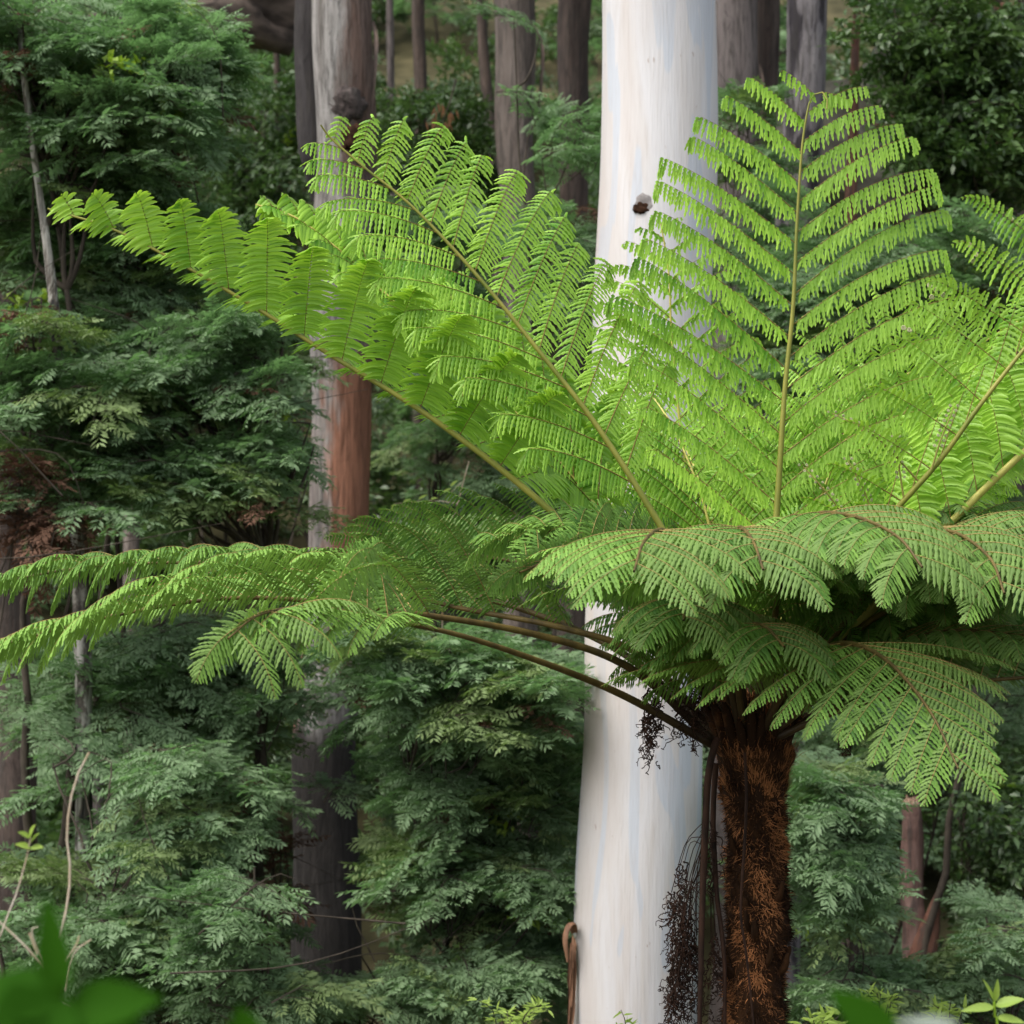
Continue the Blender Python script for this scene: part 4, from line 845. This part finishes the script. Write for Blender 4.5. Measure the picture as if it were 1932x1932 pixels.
leafy(LW, 'dim wattle in the hollow between the two big gums', 'tree', (850, 1500), 20.5, [(860, 780, 100, 110, 12), (810, 950, 90, 80, 9), (960, 900, 80, 90, 8), (830, 560, 80, 90, 8), (830, 430, 80, 50, 6)], seed=15, stem_r=.04)
leafy('wattle_shrub', 'tuft of wattle at the foot of the wide grey trunk', 'shrub', (1400, 900), 19, [(1400, 210, 45, 40, 5), (1420, 330, 60, 60, 6), (1430, 480, 70, 90, 9)], seed=16)
leafy(LW, 'blue green wattle behind the right side of the upright frond', 'tree', (1680, 1300), 17, [(1560, 520, 100, 90, 12), (1720, 560, 130, 90, 16), (1880, 500, 90, 80, 10), (1650, 700, 200, 90, 14), (1480, 650, 90, 90, 8)], seed=17, stem_r=.04)
leafy('leafy_tree', 'dark small leaved tree filling the top right corner', 'tree', (1905, 1200), 19, [(1700, 80, 120, 90, 24), (1860, 130, 110, 130, 30), (1780, 260, 110, 80, 16), (1880, 330, 70, 80, 12)], 'broad', seed=18, stem_r=.08, scale=1.2)
leafy('wattle_shrub', 'feathery wattle between the fern trunk and the broken stump', 'shrub', (1600, 2000), 13.2, [(1560, 1510, 60, 50, 7), (1580, 1600, 70, 70, 10), (1560, 1720, 60, 60, 7), (1650, 1880, 60, 30, 4)], seed=19)
leafy('wattle_shrub', 'wattle at the right below the stump fork', 'shrub', (1850, 2100), 13.6, [(1860, 1790, 90, 60, 8), (1800, 1880, 130, 50, 10), (1620, 1870, 110, 50, 8)], seed=20)
leafy('leafy_shrub', 'small leaved shrub right of the broken stump', 'shrub', (1880, 1950), 17.5, [(1870, 1560, 90, 100, 18), (1860, 1700, 90, 80, 14), (1800, 1480, 90, 70, 10)], 'broad', seed=21, scale=1.1)
leafy('leafy_shrub', 'dark shrub in the shade right of the charred trunk', 'shrub', (840, 1300), 21, [(800, 1050, 120, 80, 12), (960, 1040, 110, 80, 10), (820, 640, 110, 90, 12)], 'broad', seed=22)
leafy('leafy_shrub', 'olive shrub on the slope left of the burled gum', 'shrub', (480, 900), 24, [(500, 250, 80, 80, 12), (450, 360, 80, 90, 12), (510, 430, 50, 80, 7), (430, 480, 80, 60, 8)], 'broad', seed=23, scale=1.2)
leafy('leafy_shrub', 'leafy shrub on the slope between burled and pinkish trunks', 'shrub', (820, 900), 25, [(800, 260, 110, 90, 16), (860, 380, 110, 70, 12), (760, 440, 90, 50, 8)], 'broad', seed=24, scale=1.2)
leafy('wattle_shrub', 'dark wattle seen beyond the fern trunk on the right', 'shrub', (1560, 1900), 18.5, [(1560, 1400, 150, 100, 12), (1750, 1450, 130, 120, 14), (1580, 1640, 90, 110, 10), (1900, 1300, 80, 120, 8), (1820, 1000, 120, 80, 8)], seed=27)

leafy('dead_shrub', 'reddish brown dead foliage at the left edge above the long fronds', 'shrub', (40, 1400), 13.4, [(40, 940, 50, 50, 4), (90, 1000, 40, 30, 2)], 'dry', seed=31, dspread=.5)
leafy('dead_shrub', 'dead brown brush low in the gap left of the charred trunk', 'shrub', (520, 1900), 15, [(520, 1680, 40, 80, 5), (480, 1560, 50, 50, 3)], 'dry', seed=32, dspread=.5)
leafy(LW, 'pale wattle spray reaching furthest right in the top left', 'tree', (300, 1200), 15.0, [(400, 110, 60, 50, 6), (300, 60, 80, 40, 6), (330, 230, 50, 60, 6)], seed=33, stem_r=.03)
# shrubs over the far slope
rs = np.random.RandomState(5)
for k in range(170):
    y = rs.uniform(22, 60); x = rs.uniform(-1, 1) * y * TAN * 1.15
    b0 = np.array([x, y, float(ground_z(x, y)) - .05]); kind = 'broad' if rs.rand() < .7 else 'wattle'
    us = 966 + x / y / TAN * 966
    where = 'left of the burled gum' if us < 590 else 'between the burled gum and the pinkish trunk' if us < 940 else 'between the pinkish trunk and the white gum' if us < 1135 else 'behind the white gum' if us < 1350 else 'among the grey trunks right of the white gum' if us < 1570 else 'behind the dark tree at top right'
    root = empty('slope_shrub', b0); tag(root, ('dark leafy shrub' if kind == 'broad' else 'feathery shrub') + (' high' if y > 42 else ' low' if y < 30 else ' midway') + ' on the slope ' + where.replace('the pinkish trunk and the white gum', 'pinkish trunk and white gum').replace('the burled gum and the pinkish trunk', 'burled and pinkish trunks').replace('grey trunks right of the white gum', 'grey trunks at top right'), 'shrub', 'shrubs covering the far slope')
    hgt = rs.uniform(1.2, 3.4); mb = MB()
    st = catmull([b0, b0 + np.array([rs.normal(0, .2), 0, hgt * .5]), b0 + np.array([rs.normal(0, .3), 0, hgt])], 7); tube(mb, st, np.linspace(.04, .01, 7), 5)
    mb.build('stem', [M_twig], root, b0)
    for q in range(13):
        a = rs.uniform(0, 6.28); r = rs.uniform(.0, .9); sc = rs.uniform(1.4, 2.4)
        o = bpy.data.objects.new('leafy_branch', PL[kind][rs.randint(5)]); col.objects.link(o); o.parent = root
        o.location = (math.cos(a) * r, math.sin(a) * r, rs.uniform(.15, 1) * hgt); o.rotation_euler = (rs.normal(0, .25), rs.normal(-.1, .3), a + rs.normal(0, .4)); o.scale = (sc,) * 3

# rocks on the slope
def rock(label, u, v, depth, r, sc, mat, seed):
    c = P(u, v, 0, depth); o = lump(None, c, r, sc, mat, seed, 'rock', .35); tag(o, label, 'rock', 'rocks on the slope')
rock('brown sandstone ledge at the very top left of the slope', 400, 28, 34, 1.0, (1.6, 1, .3), M_rock, 3)
rock('rounded grey boulder left of the burled gum top', 450, 35, 31, .8, (1.3, 1, .7), M_rock, 4)
rock('pale lichened boulder behind the thin red trunk', 1700, 270, 30, 1.2, (1.5, 1, .9), M_rock2, 6)
rock('smaller pale boulder right of the first pale one', 1790, 360, 29, .7, (1.5, 1, .8), M_rock2, 7)

# ------------------------------------------------------------------ foreground twigs and leaves
fd = 1.6
sb = P(60, 2300, 0, fd); root = empty('foreground_sapling', (sb[0], sb[1], float(ground_z(sb[0], sb[1]))))
tag(root, 'blurred dark green sapling leaves close to the lens at the bottom left', 'sapling')
mb = MB(); tube(mb, catmull([np.array(root.location), P(100, 2300, 0, fd), P(120, 1990, 0, fd), P(115, 1850, 0, fd)], 20), np.linspace(.006, .002, 20), 6); mb.build('stem', [M_fore], root, root.location)
for (p, q, W, cu) in (((115, 1890), (84, 1690), .030, .1), ((120, 1915), (300, 1872), .046, .15), ((115, 1905), (-50, 1835), .05, .2), ((95, 1930), (-30, 1960), .08, .1), ((130, 1915), (290, 2000), .075, .1), ((125, 1880), (40, 1990), .07, .1)):
    a = P(*p, 0, fd); c = P(*q, RS.uniform(-.03, .03), fd); m2 = MB(); big_leaf(m2, a, c - a, np.array([RS.normal(0, .2), -.75, .6]), np.linalg.norm(c - a), W, cu, tint=RS.uniform(.2, .7)); m2.build('leaf', [M_fore], root, a)
for lab, mat, p, q, W in (('blurred bright green leaf close to the lens at the bottom right', M_fore, (1690, 1990), (1572, 1862), .052), ('blurred leaf poking up at the bottom edge left of the middle', M_fore, (470, 2010), (455, 1898), .045), ('pale blurred leaf lying on the bottom edge at the right', M_pale, (1810, 1935), (1690, 1922), .014)):
    a = P(*p, 0, 1.75); c = P(*q, 0, 1.75); gz = float(ground_z(a[0], a[1])); r2 = empty('foreground_sprig', (a[0], a[1], gz)); tag(r2, lab, 'sprig')
    mb = MB(); tube(mb, [(a[0], a[1], gz), (a[0] + .005, a[1], (gz + a[2]) / 2), a], [.003, .002, .0015], 5); mb.build('stem', [M_fore], r2, (a[0], a[1], gz))
    m2 = MB(); big_leaf(m2, a, c - a, np.array([.2, -.7, .7]), np.linalg.norm(c - a), W, .1, tint=.9); m2.build('leaf', [mat], r2, a)

def twig_obj(label, paths, depth, mats, name='bare_twig', leaves=(), cat_='twig'):
    bp_ = P(*paths[0][0][0][:2], 0, depth); gz = float(ground_z(bp_[0], bp_[1]))
    root = empty(name, (bp_[0], bp_[1], gz)); tag(root, label, cat_)
    for k, (pts, r) in enumerate(paths):
        w = [P(u, v, 0, depth) for u, v in pts]
        if k == 0: w = [np.array([w[0][0] + .03, depth, gz])] + w
        path = catmull(w, 30); mb = MB(); tube(mb, path, np.linspace(r, r * .55, 30), 6, 0, noise=wob(k + 2, .12)); mb.build('stem', [mats[0]], root, path[0])
    for (u, v, u2, v2, W, tn) in leaves:
        a = P(u, v, 0, depth); c = P(u2, v2, -.02, depth); m2 = MB(); big_leaf(m2, a, c - a, np.array([.1, -.6, .8]), np.linalg.norm(c - a), W, .15, tint=tn); m2.build('leaf', [mats[1]], root, a)
    return root
twig_obj('tall pale bare twig rising at the lower left', [([(100, 1960), (112, 1790), (130, 1690), (132, 1620), (126, 1570), (140, 1480), (168, 1420)], .004)], 4.6, [M_tan, M_fresh])
twig_obj('twig topped by small yellow green leaves near the left edge', [([(-20, 1900), (0, 1770), (30, 1690), (50, 1620), (58, 1580)], .0028)], 4.6, [M_tan, M_fresh], 'leafy_twig',
    [(58, 1600, 30, 1590, .022, .8), (58, 1600, 80, 1596, .022, .8), (56, 1580, 62, 1555, .018, .9), (56, 1580, 36, 1568, .02, .7), (58, 1590, 70, 1570, .018, .6)])
twig_obj('forked dead twigs crossing at the bottom left', [([(140, 1960), (105, 1880), (70, 1810), (0, 1740), (-30, 1715)], .0032), ([(110, 1890), (85, 1830), (60, 1760), (72, 1748)], .0026), ([(70, 1800), (55, 1760)], .003), ([(125, 1870), (140, 1800), (172, 1772)], .0022), ([(95, 1860), (140, 1790), (150, 1765)], .003)], 4.4, [M_tan, M_fresh],
    leaves=[(60, 1880, 80, 1860, .06, .7)])
twig_obj('broad leaved sprig with upright young leaves in the bottom right corner', [([(1885, 1990), (1878, 1930), (1876, 1890)], .006)], 5.2, [M_fresh, M_fresh], 'leafy_sprig',
    [(1876, 1900, 1815, 1902, .03, .1), (1878, 1898, 1932, 1880, .035, .15), (1876, 1890, 1860, 1846, .015, .7), (1877, 1890, 1884, 1850, .018, .6), (1880, 1920, 1935, 1925, .03, .2)], 'sprig')
# fresh low plants at the bottom edge
def low_plant(label, u, v, depth, n, seed, spread, mat=M_fresh):
    rs = np.random.RandomState(seed); b0 = P(u, v + 60, 0, depth); gz = float(ground_z(b0[0], b0[1])); root = empty('low_plant', (b0[0], b0[1], gz)); tag(root, label, 'plant')
    sm = MB(); lm = MB()
    for k in range(n):
        tip = P(u + rs.uniform(-1, 1) * spread, v + rs.uniform(-25, 30), rs.uniform(-.2, .2), depth)
        path = catmull([(b0[0] + rs.normal(0, .05), b0[1], gz), b0 * .6 + tip * .4, tip], 14); tube(sm, path, np.linspace(.006, .0015, 14), 5)
        for q in range(16):
            x = rs.uniform(.75, 1); p = np.array([np.interp(x, np.linspace(0, 1, 14), path[:, c]) for c in range(3)]); d = nrm([rs.normal(), rs.normal() * .6, rs.uniform(-.2, .9)])
            big_leaf(lm, p, d, nrm([rs.normal(0, .4), -.5, 1]), rs.uniform(.03, .07), .016, .2, 4, 0, rs.uniform(.1, .9))
    sm.build('stem', [M_twig], root, root.location); l = lm.build('leaves', [mat], root, root.location); l['kind'] = 'stuff'
low_plant('feathery yellow green plant right of the fern trunk foot', 1560, 1915, 7.2, 8, 1, 50)
low_plant('yellow green sprouts at the bottom right of the middle', 1660, 1890, 9, 8, 2, 60)
low_plant('fresh tuft before the foot of the white gum', 1190, 1925, 9.5, 6, 3, 35)
low_plant('yellow green sprigs low at the bottom centre', 960, 1900, 10.5, 9, 4, 80)
low_plant('pale leaved plant at the bottom edge near the right corner', 1790, 1900, 8, 6, 5, 50)
# climbing vine with yellow leaves left of the middle
root = twig_obj('thin vine with yellow green leaves against the dark hollow', [([(835, 1120), (862, 960), (885, 870)], .008), ([(862, 950), (820, 945), (750, 950), (742, 955)], .004), ([(870, 910), (840, 940)], .003)], 15.5, [M_tan, M_fresh], 'vine',
    [(745, 950, 738, 966, .03, .8), (760, 948, 775, 940, .03, .8), (790, 942, 805, 932, .035, .6), (812, 942, 826, 938, .03, .7), (835, 930, 850, 920, .035, .6), (850, 918, 862, 905, .03, .6), (800, 946, 792, 956, .03, .7), (775, 950, 768, 962, .025, .9)], 'vine')
# spray of rusty dead leaves
rb = P(835, 230, 0, 22); root = empty('dead_leaf_spray', rb); tag(root, 'small spray of rusty dead leaves hanging in the shade', 'dead branch')
mb = MB(); tube(mb, [P(860, 150, 0, 22), P(850, 190, 0, 22), rb], [.012, .008, .004], 5); mb.build('twig', [M_twig], root, rb)
lm = MB(); rs = np.random.RandomState(3)
for k in range(34): big_leaf(lm, P(835 + rs.normal(0, 14), 205 + rs.uniform(-15, 40), rs.normal(0, .1), 22), (rs.normal(0, .3), 0, -1), (0, -1, .2), .11, .022, .1, 4, 0, rs.rand())
lm.build('leaves', [M_dry], root, rb)
_c = {}
for _o in bpy.data.objects:
    if _o.type == 'MESH': _c[_o.data.name] = len(_o.data.loops) - 2 * len(_o.data.polygons)
print('unique tris', sum(_c.values()))
print('objects', len(bpy.data.objects), 'tris', sum(sum(len(p.vertices) - 2 for p in m.polygons) for m in bpy.data.meshes) if False else '')
